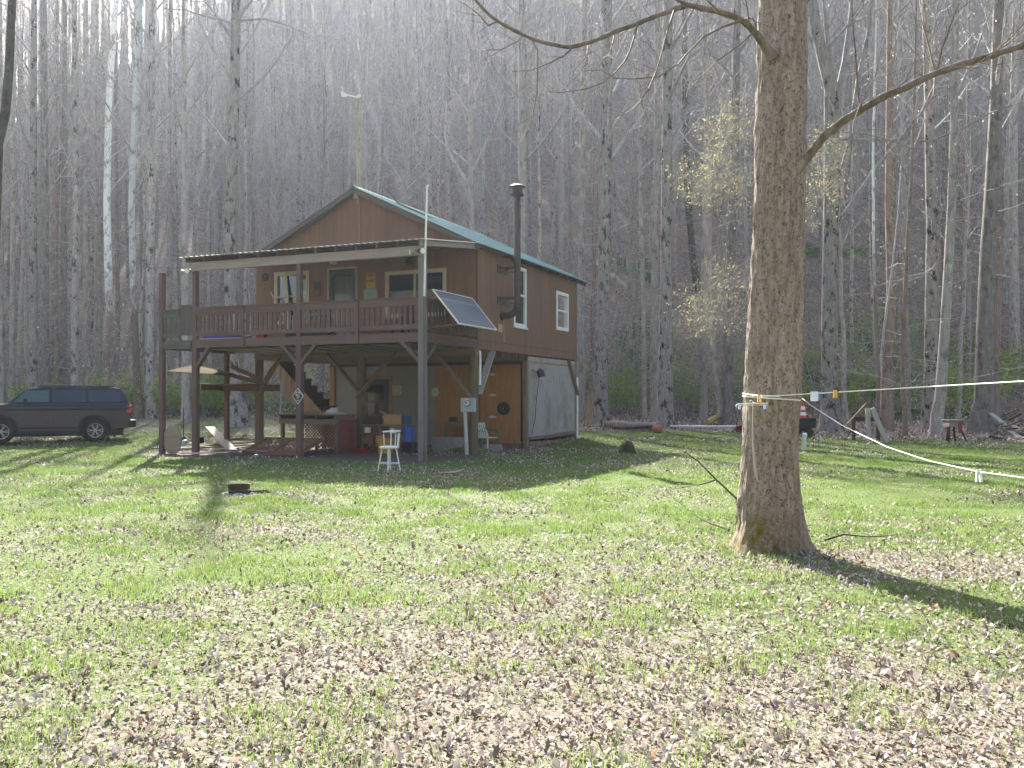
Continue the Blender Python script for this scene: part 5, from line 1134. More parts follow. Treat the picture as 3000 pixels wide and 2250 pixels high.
for i in range(4):
    a, b = Gd(1795+i*22,1262), Gd(1855+i*18,1264); mb = MB(); mb.bar(up_(a,.10), up_(b,.12+.03*i), .16, .09); tag(mb.build('rotten_board', m_darkw), 'blackened board under the long rotten log', 'board', 'blackened boards under the rotten log')
o = thing('clay_pot', 'rusty orange pot lying at the end of the rotten log', 'pot', Gd(1924, 1268)); mb = MB(); mb.lathe([(.12,-.17),(.16,.17),(.18,.17),(.18,.12),(.13,-.16)], 16, (0,0,.16), 'x'); mb.build('pot', plain('terracotta', (.33,.14,.07), .8), o, smooth=True)
logthing('white_pipe', 'long white pipe lying on the leaves beyond the stout tree', up_(Gd(1965,1256),.10), up_(Gd(2158,1262),.16), .06, plain('dull_white', (.62,.60,.57)), 'pipe')
logthing('yellow_slab', 'short yellowish cut slab resting behind the long white pipe', up_(Gd(2072,1246),.12), up_(Gd(2108,1243),.42), .13, wood('yellow_wood', (.36,.26,.09), 'x', .2), 'slab')
hbx = thing('red_valve', 'small dark red machine at the end of the long white pipe', 'machine', Gd(2166, 1266)); mb = MB(); mb.box((-.15,-.12,.0), (.12,.12,.24)); mb.lathe([(.09,-.16),(.09,.16)], 12, (.05,0,.22), 'y'); mb.build('body', plain('dark_red_iron', (.10,.018,.022), .6), hbx); mb = MB(); mb.tube([(-.1,0,.2),(-.12,0,.42),(.02,0,.44)], .02, 6); mb.build('handle', m_steel, hbx)
cnn = thing('traffic_cone', 'orange cone with white bands on the black cart behind the big tree', 'cone', up_(Gd(2352, 1279), .73)); 
mb = MB(); mb.lathe([(.15,0),(.10,.26),(.055,.52),(.03,.56),(0,.56)], 16); mb.build('body', plain('cone_orange', (.75,.06,.02), .5), cnn, smooth=True); mb = MB(); mb.lathe([(.138,.08),(.113,.2)], 16); mb.lathe([(.098,.29),(.076,.42)], 16); mb.build('band', m_lwhite, cnn)
bc = thing('black_cart', 'low black cart holding the orange cone behind the big tree', 'cart', Gd(2350, 1279)); mb = MB(); mb.box((-.5,-.3,.32), (.44,.3,.72)); mb.build('tub', plain('black_plastic', (.022,.022,.024), .6), bc, bevel=.03); mb = MB(); mb.box((-.45,-.25,.12), (.1,.25,.315)); mb.build('chassis', m_black, bc)
for sx_ in (-.35,.18):
    mb = MB(); mb.lathe([(.03,-.05),(.15,-.05),(.17,-.02),(.17,.02),(.15,.05),(.03,.05)], 18, (sx_,-.3,.17), 'y'); mb.build('wheel', m_black, bc, smooth=True)
o = thing('pipe_stub', 'short upright white pipe stub in the grass behind the big tree', 'pipe', Gd(2354, 1320)); s_ = o.location.y/FPX; mb = MB(); mb.tube([(0,0,-.1),(.02,0,30*s_),(.04,.0,44*s_)], 6.5*s_, 12); mb.build('pipe', plain('aged_white', (.60,.57,.50), .7), o, smooth=True); mb = MB(); mb.lathe([(7*s_,44*s_),(7*s_,49*s_),(4*s_,52*s_),(0,52*s_)], 12, (.04,0,0)); mb.build('cap', m_lwhite, o, smooth=True)
fr_ = thing('post_frame', 'old grey post and rail frame with a leaning board under the clothesline', 'frame', Gd(2545, 1296)); d0 = fr_.location.y; s_ = d0/FPX
def fb(px0, py0, px1, py1, w_, m, nm, dd=0):
    mb = MB(); a, b = At(px0,py0,d0+dd)-fr_.location, At(px1,py1,d0+dd)-fr_.location; mb.bar(a, b, w_*s_, .09, up=(0,1,0)); mb.build(nm, m, fr_)
gw = wood('silver_post', (.36,.34,.31), 'z', .2)
fb(2541,1196,2547,1298,12,gw,'post'); fb(2500,1208,2501,1293,8,m_darkw,'post',.5); fb(2572,1240,2573,1294,10,m_darkw,'post',.6); fb(2495,1227,2580,1229,12,m_darkw,'rail',.55); fb(2555,1196,2601,1304,13,gw,'leaning_board',-.4); fb(2482,1243,2540,1180,4,m_oldw,'stick',.3)
tbl = thing('splayed_table', 'little box topped wooden table with four splayed legs before the leaning trunk', 'table', Gd(2795, 1294)); s_ = tbl.location.y/FPX
mb = MB(); mb.box((-22*s_,-.26,44*s_), (12*s_,.26,62*s_)); mb.v = [(x*(1.0 if z > 50*s_ else 1.15), y, z) for x, y, z in mb.v]; mb.build('body', wood('grey_brown_box', (.21,.17,.14), 'x', .2), tbl); mb = MB(); mb.box((-26*s_,-.3,62.2*s_), (13*s_,.3,65*s_)); mb.build('top', m_greyw, tbl); mb = MB(); mb.box((2*s_,-.275,26*s_), (13*s_,-.262,60*s_)); mb.build('flap', wood('rusty_flap', (.17,.075,.04), 'z', .3), tbl)
for x0, x1, y_ in ((-20,-26,-.2),(-8,-12,.2),(6,14,.2),(10,27,-.2)):
    mb = MB(); mb.bar((x0*s_, y_*.8, 46*s_), (x1*s_, y_*1.3, -.02), .06, .06); mb.build('leg', m_darkw, tbl)
rw = random.Random(9)
for i in range(22):
    px, py = rw.uniform(2908, 3010), rw.uniform(1262, 1292); g = Gd(px, py); a = rw.uniform(0, 3.14); L = rw.uniform(.5, 1.5); z = .06+.10*rw.random()+(.35 if 2925 < px < 2975 and rw.random() < .6 else 0)
    mb = MB(); mb.bar((-L/2*math.cos(a), -L/2*math.sin(a), z-.05), (L/2*math.cos(a), L/2*math.sin(a), z+rw.uniform(0,.45)*(1 if i % 3 == 0 else .15)), rw.choice((.1,.15,.2)), rw.choice((.04,.09)))
    o = mb.build('heap_plank', [gw, m_oldx, m_greyw, m_trimw, m_darkw][rw.randrange(5)]); o.location = g; tag(o, 'plank in the untidy heap at the right by the thick mossy trunk', 'plank', 'planks heaped at the edge of the wood')
g = Gd(1325, 1392); o = thing('bark_slab', 'curved pale slab of bark lying on the lawn before the deck', 'bark', g, R(12)); mb = MB(); k_ = 8
mb.add([(-.24+.5*i/k_, -.05+.04*math.sin(i), .02+.06*(i/k_)**2+.02) for i in range(k_+1)]+[(-.24+.5*i/k_, .06-.04*i/k_, .02+.06*(i/k_)**2) for i in range(k_+1)]+[(-.24+.5*i/k_, .0, .07+.06*(i/k_)**2) for i in range(k_+1)], [(i, i+1, 2*k_+3+i, 2*k_+2+i) for i in range(k_)]+[(2*k_+2+i, 2*k_+3+i, k_+2+i, k_+1+i) for i in range(k_)]); mb.build('slab', wood('bark_inside', (.36,.26,.18), 'x', .2), o)
# sticks on the lawn
def stick(label, pts, r, name='stick'): 
    mb = MB(); n = len(pts); mb.tube(pts, [r*(1-.6*i/(n-1)) for i in range(n)], 6); return tag(mb.build(name, m_bark_dark), label, 'stick')
d1 = 11.4
stick('long bare stick slanting up from the grass left of the big tree', [up_(Gd(2160,1463),.0), At(2095,1402,13.2), At(2046,1352,12.8), At(2003,1322,12.6)], .016)
stick('thin forked twig crossing the long slanting stick', [At(2098,1405,13.2), At(2060,1418,13.0), At(2000,1428,12.8), up_(Gd(1950,1440),.02)], .012)
stick('thin dark stick on the leaves at the left foot of the big tree', [up_(Gd(2135,1565),.05), up_(Gd(2080,1552),.08), up_(Gd(2022,1530),.12)], .014)
stick('bent stick lying in the grass right of the big tree', [up_(Gd(2415,1592),.03), up_(Gd(2470,1582),.06), up_(Gd(2540,1584),.04), up_(Gd(2615,1578),.03)], .013)
stick('thin leaning stick behind the black stump', [up_(Gd(1808,1315),.0), At(1835,1285,29), At(1855,1258,29)], .014)
# ---------------------------------------------------------------- black car
def build_car():
    rw_, fw_ = Gd(272, 1297), None
    rear = Vector(((272-1500)/FPX*33.0, 33.0, 0)); front = Vector(((2-1500)/FPX*31.6, 31.6, 0))
    rear.z = tz(rear.x, rear.y); d = (front-rear); d.z = 0; WBASE = d.length; ang = math.atan2(d.y, d.x)
    car = thing('parked_car', 'black boxy four wheel drive car parked left of the cabin', 'car', rear, ang)
    # car frame: x forward from the rear axle, y to the car's left (towards the viewer), z up
    m_paint = mat('black_paint', (.007,.013,.030), .07, .1, .5, .25, 1.3, spec=.35, bd=.06); m_paint.node_tree.nodes['Principled BSDF'].inputs['Coat Weight'].default_value = .0
    m_clad = plain('black_cladding', (.022,.022,.024), .6); m_tyre = plain('tyre_rubber', (.02,.02,.021), .85); m_rim = mat('grey_alloy', (.42,.40,.37), .45, .2, 6, .05, metal=.2)
    m_cg = NT('car_glass'); m_cg = m_cg.done(m_cg.bsdf((.008,.012,.018), .05, 0, .6).outputs[0]); m_cg2 = glass('clear_car_glass', (.75,.9,.85), 1, 1.5, .8)
    Y = .80+.16; WR, R0 = .41, .50
    def arc(cx, r, a0, a1, n=12): return [(cx+r*math.cos(a0+(a1-a0)*i/n), .40+r*math.sin(a0+(a1-a0)*i/n)) for i in range(n+1)]
    bot = .34
    a_s = math.asin((bot-.40)/R0)
    prof = [(-1.14, .62)] + [(-1.10, bot+.16), (-.62, bot+.08)] + [( -.0+R0*math.cos(t), .40+R0*math.sin(t)) for t in np.linspace(math.pi-a_s*-1*-1 if False else math.pi+.12, -.12, 13)] + \
           [(WBASE-.62, bot)] + [(WBASE+R0*math.cos(t), .40+R0*math.sin(t)) for t in np.linspace(math.pi+.12, -.12, 13)] + [(WBASE+.85, bot+.1), (WBASE+.93, .62), (WBASE+.90, 1.10), (WBASE+.78, 1.22), (WBASE-.12, 1.32), (-1.10, 1.36), (-1.17, 1.2)]
    mb = MB(); n = len(prof)
    rings = []
    for yy, sh in ((-Y, 0), (-Y+.05, .03), (Y-.05, .03), (Y, 0)):
        rings.append([(x, (abs(yy)-(.05 if z > 1.25 else 0))*(1 if yy > 0 else -1), z+(sh if z > 1.0 else 0)) for x, z in prof])
    vs = sum(rings, []); fs = [tuple(range(n))[::-1], tuple(range(3*n, 4*n))]
    for k in range(3): fs += [(k*n+i, k*n+(i+1)%n, (k+1)*n+(i+1)%n, (k+1)*n+i) for i in range(n)]
    mb.add(vs, fs); body = mb.build('body', m_paint, car, smooth=True, bevel=.02)
    # greenhouse
    cab = [(-1.08, 1.375), (-.98, 1.62), (-.86, 1.86), (-.70, 1.90), (.4, 1.925), (1.7, 1.90), (2.12, 1.845), (2.72, 1.335)]
    mb = MB(); n = len(cab); vs = []
    for s in (-1, 1):
        for x, z in cab: vs.append((x, s*(Y-.07-.17*max(0, (z-1.33)/.58)), z))
    mb.add(vs, [tuple(range(n))[::-1], tuple(range(n, 2*n))]+[(i, (i+1)%n, n+(i+1)%n, n+i) for i in range(n)]); mb.build('cabin_shell', m_paint, car, smooth=True, bevel=.035)
    def side_y(z): return Y-.07-.17*max(0, (z-1.33)/.58)
    for nm, q, m in (('side_window', [(2.52,1.40),(1.44,1.395),(1.44,1.80),(2.13,1.79)], m_cg2), ('side_window', [(1.34,1.395),(.28,1.395),(.28,1.81),(1.34,1.81)], m_cg), ('side_window', [(.20,1.395),(-.90,1.41),(-.80,1.78),(-.72,1.81),(.20,1.815)], m_cg)):
        for s in (1, -1):
            mb = MB(); mb.add([(x, s*(side_y(z)+.006), z) for x, z in q], [tuple(range(len(q)))]); mm = m
            if m is m_cg2:
                t_ = plain('greenish_glass', (.07,.12,.11), .08); mm = t_
            mb.build(nm, mm, car)
    mb = MB(); mb.add([(2.16,-.66,1.83),(2.16,.66,1.83),(2.70,.74,1.36),(2.70,-.74,1.36)], [(0,1,2,3)]); mb.v = [(x+.012, y, z+.01) for x, y, z in mb.v]; mb.build('windscreen', m_cg, car)
    mb = MB(); mb.add([(-.90,-.62,1.80),(-.90,.62,1.80),(-1.085,.72,1.42),(-1.085,-.72,1.42)], [(0,1,2,3)]); mb.v = [(x-.012, y, z) for x, y, z in mb.v]; mb.build('rear_window', m_cg, car)
    for cx in (0, WBASE):
        for s in (1, -1):
            mb = MB(); ts = np.linspace(math.pi+.15, -.15, 15); vs = []
            for yy in (s*(Y-.02), s*(Y+.025)):
                for rr_ in (R0-.01, R0+.075): vs += [(cx+rr_*math.cos(t_), yy, .40+rr_*math.sin(t_)) for t_ in ts]
            fs = []
            for i in range(14): fs += [(i, i+1, 16+i, 15+i), (30+i, 45+i, 46+i, 31+i), (i, 30+i, 31+i, i+1), (15+i, 16+i, 46+i, 45+i)]
            mb.add(vs, fs+[(0, 15, 45, 30), (14, 44, 59, 29)]); mb.build('arch_trim', m_clad, car)
            w_ = thing('wheel', None, None); w_.parent = car; w_.location = (cx, s*(Y-.10), WR)
            mb = MB(); mb.lathe([(.25,-.11),(.37,-.12),(.405,-.09),(.41,0),(.405,.09),(.37,.12),(.25,.11)], 30, (0,0,0), 'y'); mb.f = [f for f in mb.f if len(f) == 4]; mb.m = mb.m[:len(mb.f)]; mb.build('tyre', m_tyre, w_, smooth=True)
            mb = MB(); mb.disc((0,.02*s,0), .25, 20, 'y'); mb.build('brake_disc', m_black, w_); mb = MB(); o_ = [(.232,.03*s),(.232,.10*s),(.258,.112*s),(.262,.06*s)]; mb.lathe(o_+[o_[0]], 24, (0,0,0), 'y'); mb.f = [f for f in mb.f if len(f) == 4]; mb.m = mb.m[:len(mb.f)]
            for k in range(6):
                a = k*math.pi/3
                for b in (-.15, .15): mb.bar((math.cos(a)*.04, s*.085, math.sin(a)*.04), (math.cos(a+b)*.238, s*.095, math.sin(a+b)*.238), .022, .03, up=(0,1,0))
            mb.lathe([(.0,s*.10),(.05,s*.10),(.055,s*.08)], 14, (0,0,0), 'y'); mb.build('rim', m_rim, w_)
    for s in (1, -1):
        mb = MB(); mb.box((-1.20, s*.70, 1.0), (-1.02, s*(Y+.008), 1.29)); mb.build('tail_light', plain('red_lens', (.45,.03,.03), .2), car, bevel=.02)
        mb = MB(); mb.bar((2.20, s*.86, 1.40), (2.18, s*1.02, 1.42), .05, .06); mb.box((2.10, s*1.0, 1.33), (2.22, s*1.16, 1.53)); mb.build('wing_mirror', m_clad, car, bevel=.02)
        mb = MB(); rows = [(Y+.004,1.12),(Y+.012,1.17),(Y+.010,1.22),(Y-.002,1.27),(Y-.022,1.315),(Y-.05,1.345),(Y-.085,1.362)]; xs_ = [-1.12,-.6,0,.6,1.2,1.8,2.4,WBASE-.14]
        vs = [(x-.0*z, s*y, z-.012*max(0, x/WBASE)) for y, z in rows for x in xs_]; nn = len(xs_)
        mb.add(vs, [(r*nn+i, r*nn+i+1, r*nn+nn+i+1, r*nn+nn+i) for r in range(len(rows)-1) for i in range(nn-1)]); mb.build('shoulder_panel', m_paint, car, smooth=True)
        mb = MB(); rows = [(Y+.003,.60),(Y+.010,.56),(Y+.006,.50),(Y-.02,.44),(Y-.06,.40)]; xs_ = [.56,1.2,1.8,WBASE-.56]; nn = len(xs_)
        mb.add([(x, s*y, z) for y, z in rows for x in xs_], [(r*nn+i, r*nn+i+1, r*nn+nn+i+1, r*nn+nn+i) for r in range(len(rows)-1) for i in range(nn-1)]); mb.build('lower_panel', m_paint, car, smooth=True)
        for x in (1.55, .42):
            mb = MB(); mb.box((x, s*(Y+.002), 1.08), (x+.24, s*(Y+.04), 1.115)); mb.build('door_handle', m_paint, car, bevel=.01)
        mb = MB()
        for x in (1.40, .22, 2.50): mb.box((x-.006, s*(Y-.004), .42), (x+.006, s*(Y+.002), 1.30))
        mb.build('door_gap', m_black, car)
        mb = MB(); mb.box((.55, s*(Y-.08), .30), (WBASE-.55, s*(Y+.015), .42)); mb.build('sill', m_clad, car)
        mb = MB(); mb.bar((-.62, s*.66, 1.945), (1.72, s*.66, 1.955), .05, .045); mb.build('roof_rail', m_paint, car)
        mb = MB(); mb.box((-.66, s*(Y-.1), .16), (-.60, s*(Y+.0), .5)); mb.build('mud_flap', m_clad, car)
    mb = MB(); mb.box((-1.34, -.88, .50), (-1.05, .88, .76)); mb.build('rear_bumper', m_clad, car, bevel=.03)
    mb = MB(); mb.box((WBASE+.80, -.88, .40), (WBASE+1.0, .88, .72)); mb.build('front_bumper', m_clad, car, bevel=.03)
    mb = MB(); mb.prism([(-1.14,1.84),(-.8,1.90),(-.8,1.925),(-1.16,1.86)], -.62, .62, 'y'); mb.build('spoiler', m_paint, car)
    mb = MB(); mb.box((-.95,-.68,.22), (WBASE+.6,.68,1.0)); mb.build('chassis', m_black, car)
    mb = MB(); mb.prism([(-.45,1.915),(-.55,1.92),(-.62,1.97),(-.58,1.97)], -.03, .03, 'y'); mb.build('aerial_fin', m_paint, car)
build_car()
# ---------------------------------------------------------------- the big tree in front
def big_tree():
    d = 9.85; base = At(2262, 1168, d); foot = Vector((base.x, d, tz(base.x, d)))
    root = thing('big_tree', 'big brown furrowed tree on the lawn at right with clotheslines tied to it', 'tree', foot)
    prof = [(1640,2126,2386),(1612,2134,2378),(1590,2146,2366),(1560,2159,2357),(1530,2166,2352),(1480,2166,2345),(1400,2170,2338),(1300,2175,2335),(1150,2183,2343),(1000,2190,2346),(850,2199,2349),(700,2206,2352),(500,2214,2356),(300,2221,2359),(150,2224,2361),(0,2228,2362),(-300,2244,2358),(-900,2276,2360),(-2000,2330,2386)]
    Z = np.array([CAMZ+(HPX-p[0])/FPX*d-foot.z for p in prof]); CXs = np.array([((p[1]+p[2])/2-1500)/FPX*d-foot.x for p in prof]); RD = np.array([(p[2]-p[1])/2/FPX*d for p in prof])
    na = 150; zz = np.concatenate([np.linspace(Z[0]-.1, 6.4, 330), np.linspace(6.5, Z[-1], 60)])
    th = np.linspace(0, 2*math.pi, na, endpoint=False)
    T, ZZ = np.meshgrid(th, zz)
    r = np.interp(ZZ, Z, RD); cx = np.interp(ZZ, Z, CXs)
    # long furrows, a little slanting, breaking up; buttress roots at the foot
    def pn(fa, fz, seed, sh=0):
        u = (T/(2*math.pi)*fa); 
        a = vnoise(u, ZZ*fz+sh, seed); b = vnoise(u-fa, ZZ*fz+sh, seed); k = smooth((u-fa*.9)/(fa*.1)); return a*(1-k)+b*k
    warp = (pn(10, 1.3, 2)-.5)*1.2
    def ridg(fa, fz, seed):
        u = T/(2*math.pi)*fa+warp; f = lambda uu: np.abs(vnoise(uu, ZZ*fz, seed)*2-1)
        k = smooth((T/(2*math.pi)-.9)/.1); return f(u)*(1-k)+f(u-fa)*k
    h = .021*(ridg(62, 1.9, 4)-.35)+.013*(ridg(115, 5.5, 6)-.35)+.007*(pn(30, 8, 7)-.5)+.008*(pn(95, 17, 17)-.5)+.03*(pn(7, 1.1, 12)-.5)
    flare = np.exp(-np.clip(ZZ, 0, None)/.28)
    h = h+flare*.05*(np.sin(T*5+1.0)*.6+np.sin(T*3+2.2)*.5)
    rr = r+h
    X, Yv = cx+np.cos(T)*rr, np.sin(T)*rr
    V = np.stack([X, Yv, ZZ], -1).reshape(-1, 3); i = np.arange(len(zz)*na).reshape(len(zz), na); j = np.roll(i, -1, 1)
    F = np.stack([i[:-1], j[:-1], j[1:], i[1:]], -1).reshape(-1, 4)
    t = NT('furrowed_bark'); v = t.coord((6,6,1.3)); v1 = t.coord((1,1,.8))
    c = t.ramp(t.noise(v, 3.2, 8, .75), [(.30,(.145,.11,.082)),(.45,(.275,.215,.167)),(.58,(.42,.345,.275)),(.75,(.53,.455,.38))])
    c = t.mix(t.ramp(t.noise(v1, 26, 5, .8), [(.53,(0,0,0)),(.60,(.85,.85,.85))]), c, (.06,.042,.03))
    c = t.mix(t.ramp(t.noise(v1, 34, 4, .8), [(.56,(0,0,0)),(.63,(.8,.8,.8))]), c, (.46,.42,.37))
    c = t.mix(t.ramp(t.noise(v1, 2.0, 4, .6), [(.45,(0,0,0)),(.7,(.45,.45,.45))]), c, (.24,.20,.155))
    a = t.n('ShaderNodeAttribute'); a.attribute_name = 'moss'; ad = t.n('ShaderNodeMath', operation='MULTIPLY'); t.l(a.outputs['Fac'], ad.inputs[0]); t.l(t.ramp(t.noise(v1, 11, 5, .8), [(.35,(0,0,0)),(.6,(1,1,1))]), ad.inputs[1])
    c = t.mix(ad.outputs[0], c, t.ramp(t.noise(v1, 26, 3), [(.3,(.10,.075,.012)),(.7,(.21,.155,.03))]))
    m = t.done(t.bsdf(c, .9, 0, .2, t.bump(t.noise(v, 9, 8, .85), 1.0, .02)).outputs[0])
    moss = np.exp(-np.clip(ZZ-.1, 0, None)/.30)*(.45+1.0*np.exp(-((T-4.0)/.9)**2)) + .25*smooth((fbm(T*3, ZZ*1.2, 90)-.55)/.1)*np.exp(-ZZ/1.5)
    rawmesh('trunk', V, F, m, root, {'moss': np.clip(moss, 0, 1).ravel()}, smooth=True)
    # crown: the two limbs in the picture and a top above it
    rng = random.Random(42); segs, buds = [], []
    P = lambda px, py, dd=0: At(px, py, d+dd)-foot
    def chain(pl, r0, r1, sub, L, lvl=1, up=-.03, tw=.5):
        pl = [Vector(p) for p in pl]; n = len(pl)-1
        for k in range(n): segs.append((pl[k], pl[k+1], r0+(r1-r0)*k/n, r0+(r1-r0)*(k+1)/n))
        if sub: branch_out(segs, buds, rng, pl, pl[-1]-pl[-2], L, r0*.22, lvl, sub, up, tw)
    s = d/FPX
    LB = []; right = [(2320,512),(2345,485),(2366,462),(2390,432),(2420,395),(2470,355),(2530,318),(2590,283),(2650,258),(2710,228),(2770,205),(2830,185),(2890,168),(2950,148),(3010,130),(3090,100),(3170,60)]
    pr = [P(px, py, -.15-.9*i/len(right)) for i, (px, py) in enumerate(right)]; LB.append((pr, 11.5, 7.5)); branch_out(segs, buds, rng, pr, pr[-1]-pr[-2], 1.6, .012, 1, 9, .05, .5)
    # collar where the limb leaves the trunk
    0
    left = [(2262,168),(2236,128),(2217,101),(2195,78),(2173,59),(2136,44),(2097,32),(2055,24),(2013,17),(1960,34),(1907,53),(1855,74),(1802,93),(1739,120),(1675,137),(1633,133),(1570,118),(1507,89),(1443,51),(1393,0),(1360,-50)]
    pl = [P(px, py, -.25-1.4*i/len(left)) for i, (px, py) in enumerate(left)]; LB.append((pl, 9.5, 3.2))
    0
    dd = -1.0
    for q, r0 in (([(2028,20),(1995,8),(1960,-10),(1900,-30)], 7), ([(1975,30),(1965,60),(1950,110),(1935,170),(1920,215),(1895,252),(1885,262)], 3.2), ([(2173,60),(2120,78),(2060,110),(2010,160),(1985,190),(1930,225),(1850,232),(1800,228),(1760,205),(1715,208)], 3.6), ([(1868,70),(1858,110),(1845,150),(1830,180),(1800,215),(1770,240),(1720,260),(1640,272),(1600,268)], 3.2),
                   ([(1680,137),(1650,165),(1610,185),(1560,205),(1500,210)], 3), ([(1802,93),(1795,130),(1785,160),(1760,175)], 2.6), ([(1725,128),(1720,160),(1722,190)], 2.2), ([(1530,103),(1510,125),(1470,145),(1425,147),(1410,145)], 2.4), ([(1560,118),(1575,150),(1575,200),(1572,270),(1560,340),(1530,420)], 2.6), ([(2105,35),(2080,10),(2050,-20)], 4), ([(2195,80),(2192,40),(2185,0),(2180,-30)], 3), ([(2210,90),(2170,130),(2100,180),(2060,220),(2010,250)], 2.6), ([(2180,55),(2205,52),(2214,70),(2215,95)], 3),
                   ([(1920,215),(1900,260),(1880,290),(1860,315),(1830,335),(1800,345)], 2.4), ([(1460,62),(1430,75),(1400,40),(1360,10)], 3)):
        pp = [P(px, py, dd-.2*math.sin(k)) for k, (px, py) in enumerate(q)]; chain(pp, r0*s, 1.1*s, 5, .5, 0, -.06, .3)
    for q, r0 in (([(2520,322),(2515,280),(2508,180),(2500,90),(2495,0)], 4.0), ([(2740,215),(2725,150),(2700,60),(2690,0)], 3.0), ([(2528,330),(2522,300),(2500,360),(2495,430),(2485,520)], 1.9), ([(2740,220),(2735,280),(2700,330),(2660,390)], 2.6), ([(2745,212),(2760,140),(2790,60),(2810,10)], 3.2), ([(2900,165),(2960,110),(3010,60)], 3)):
        pp = [P(px, py, -.5-.1*k) for k, (px, py) in enumerate(q)]; chain(pp, r0*s, 1.1*s, 5, .5, 0, .02, .35)
    cpts = [Vector((float(np.interp(z, Z, CXs)), 0, z)) for z in np.linspace(6.5, Z[-1], 10)]; crad = [float(np.interp(p.z, Z, RD)) for p in cpts]
    for k in range(12):
        h = 7.5+(Z[-1]-8.0)*k/12; p, r_ = along(cpts, crad, h); az = k*2.4; tilt = rng.uniform(.6, 1.0); dv = Vector((math.cos(az)*math.sin(tilt), math.sin(az)*math.sin(tilt), math.cos(tilt))); L = 4.5-2.2*k/12
        pp, dq = limb(segs, rng, p, dv, L, r_*.4, 5, .08, .13, .25); branch_out(segs, buds, rng, pp, dq, L, r_*.2, 1, 5, .05, .7)
    m_lb = barkmat('limb_bark_grey', (.12,.098,.078), (.27,.225,.18), (.07,.06,.03), blotch=.6, rnd=.01)
    for pth, ra, rb in LB:
        pth = [Vector(q) for q in pth]; fine = []; n = len(pth)-1
        for i in range(n):
            p0, p1, p2, p3 = pth[max(i-1,0)], pth[i], pth[i+1], pth[min(i+2,n)]
            for j in range(6):
                u = j/6; fine.append(.5*((2*p1)+(p2-p0)*u+(2*p0-5*p1+4*p2-p3)*u*u+(3*p1-p0-3*p2+p3)*u**3))
        fine.append(pth[-1]); nf = len(fine); rad = [s*(ra+(rb-ra)*i/(nf-1))*(1+1.1*math.exp(-i/5.0))*(1+.06*math.sin(i*1.7)+.05*math.sin(i*.6+2)) for i in range(nf)]
        mb = MB(); mb.tube(fine, rad, 14, jit=.05, rng=rng); mb.build('limb', m_lb, root, smooth=True)
    crown_mesh('crown', segs, [], root, mtw=mat('limb_bark', (.16,.125,.095), .9, .35, 4, .6, 16))
    return d, foot
BT_D, BT_F = big_tree()
# clotheslines, pegs, hanger
dT = BT_D-.42; s = dT/FPX
def line(name, label, pts, r=.006):
    mb = MB(); mb.tube(pts, r, 6); return tag(mb.build(name, m_rope, smooth=True), label, 'rope')
cl1 = [At(2232,1162,dT), At(2350,1155,dT-.3), At(2500,1146,dT-.9), At(2700,1134,dT-2.0), At(3000,1117,dT-3.4), At(3350,1090,dT-4.6)]
line('clothesline', 'white clothesline stretched level from the big tree to the right edge', cl1, .0054)
line('clothesline', 'white clothesline that slopes down to the right from behind the big tree', [At(2335,1155,BT_D+.25), At(2372,1185,BT_D-.2), At(2470,1248,BT_D-1.4), At(2600,1310,BT_D-2.6), At(2720,1350,BT_D-3.4), At(2866,1382,BT_D-4.1), At(3000,1400,BT_D-4.6), At(3300,1440,BT_D-5.2)], .0042)
a_ = lambda deg, z, rr: Vector((BT_F.x+((2186+2343)/2-2262)/FPX*BT_D+math.cos(R(deg))*rr, BT_D+math.sin(R(deg))*rr, z))
rr_ = (2343-2183)/2/FPX*BT_D
wrap = [a_(170+12*k, 1.63-.004*k, rr_+.022) for k in range(13)]
mb = MB(); mb.tube(wrap, .008, 6, cap=True); mb.tube([q+Vector((0,0,.025)) for q in wrap[:9]], .008, 6); mb.tube([wrap[3], wrap[4]+Vector((.0,-.03,.02)), cl1[0]], .008, 6); tag(mb.build('tied_rope', m_rope, smooth=True), 'knotted white rope wrapped round the big tree at line height', 'rope')
mb = MB(); mb.tube([At(2206,1175,dT), At(2205,1240,dT), At(2204,1290,dT), At(2208,1350,dT), At(2214,1395,dT), At(2222,1412,dT), At(2215,1380,dT-.01), At(2207,1300,dT-.015), At(2206,1262,dT-.01)], .005, 5); tag(mb.build('hanging_cord', plain('grey_cord', (.40,.36,.32), .8), smooth=True), 'grey cord dangling down the front of the big tree', 'cord')
hg = thing('clothes_hanger', 'pale plastic trouser hanger with blue clips on the big tree', 'hanger', At(2201,1172,dT-.03)); o0 = hg.location
Q = lambda px, py, dd=0: At(px, py, dT-.03+dd)-o0
mb = MB(); mb.tube([Q(2203,1192), Q(2205,1182), Q(2209,1179), Q(2211,1184)], .004, 6); mb.tube([Q(2158,1194), Q(2156,1189), Q(2160,1184), Q(2205,1182), Q(2250,1182)], .006, 6); mb.tube([Q(2162,1187,.004), Q(2248,1187,.004)], .0045, 6); mb.tube([Q(2205,1183), Q(2206,1176), Q(2200,1172), Q(2196,1176)], .004, 6); mb.build('bar', plain('cream_plastic', (.66,.64,.48), .4), hg, smooth=True)
for px in (2167, 2241):
    mb = MB(); a = Q(px, 1193); mb.box((a.x-.013, a.y-.014, a.z-.022), (a.x+.013, a.y+.010, a.z+.022)); mb.build('clip', plain('pale_blue_clip', (.45,.60,.80), .4), hg, bevel=.003)
def peg(label, px, py, dd, m, m2):
    p = At(px, py, dd); o = thing('clothes_peg', label, 'clothespin', p, 0, 'pegs on the clothesline')
    for s_, mm in ((-1, m), (1, m2)):
        mb = MB(); mb.bar((s_*.006, -.004, .022), (s_*.014, -.008, -.055), .013, .018); mb.build('jaw', mm, o)
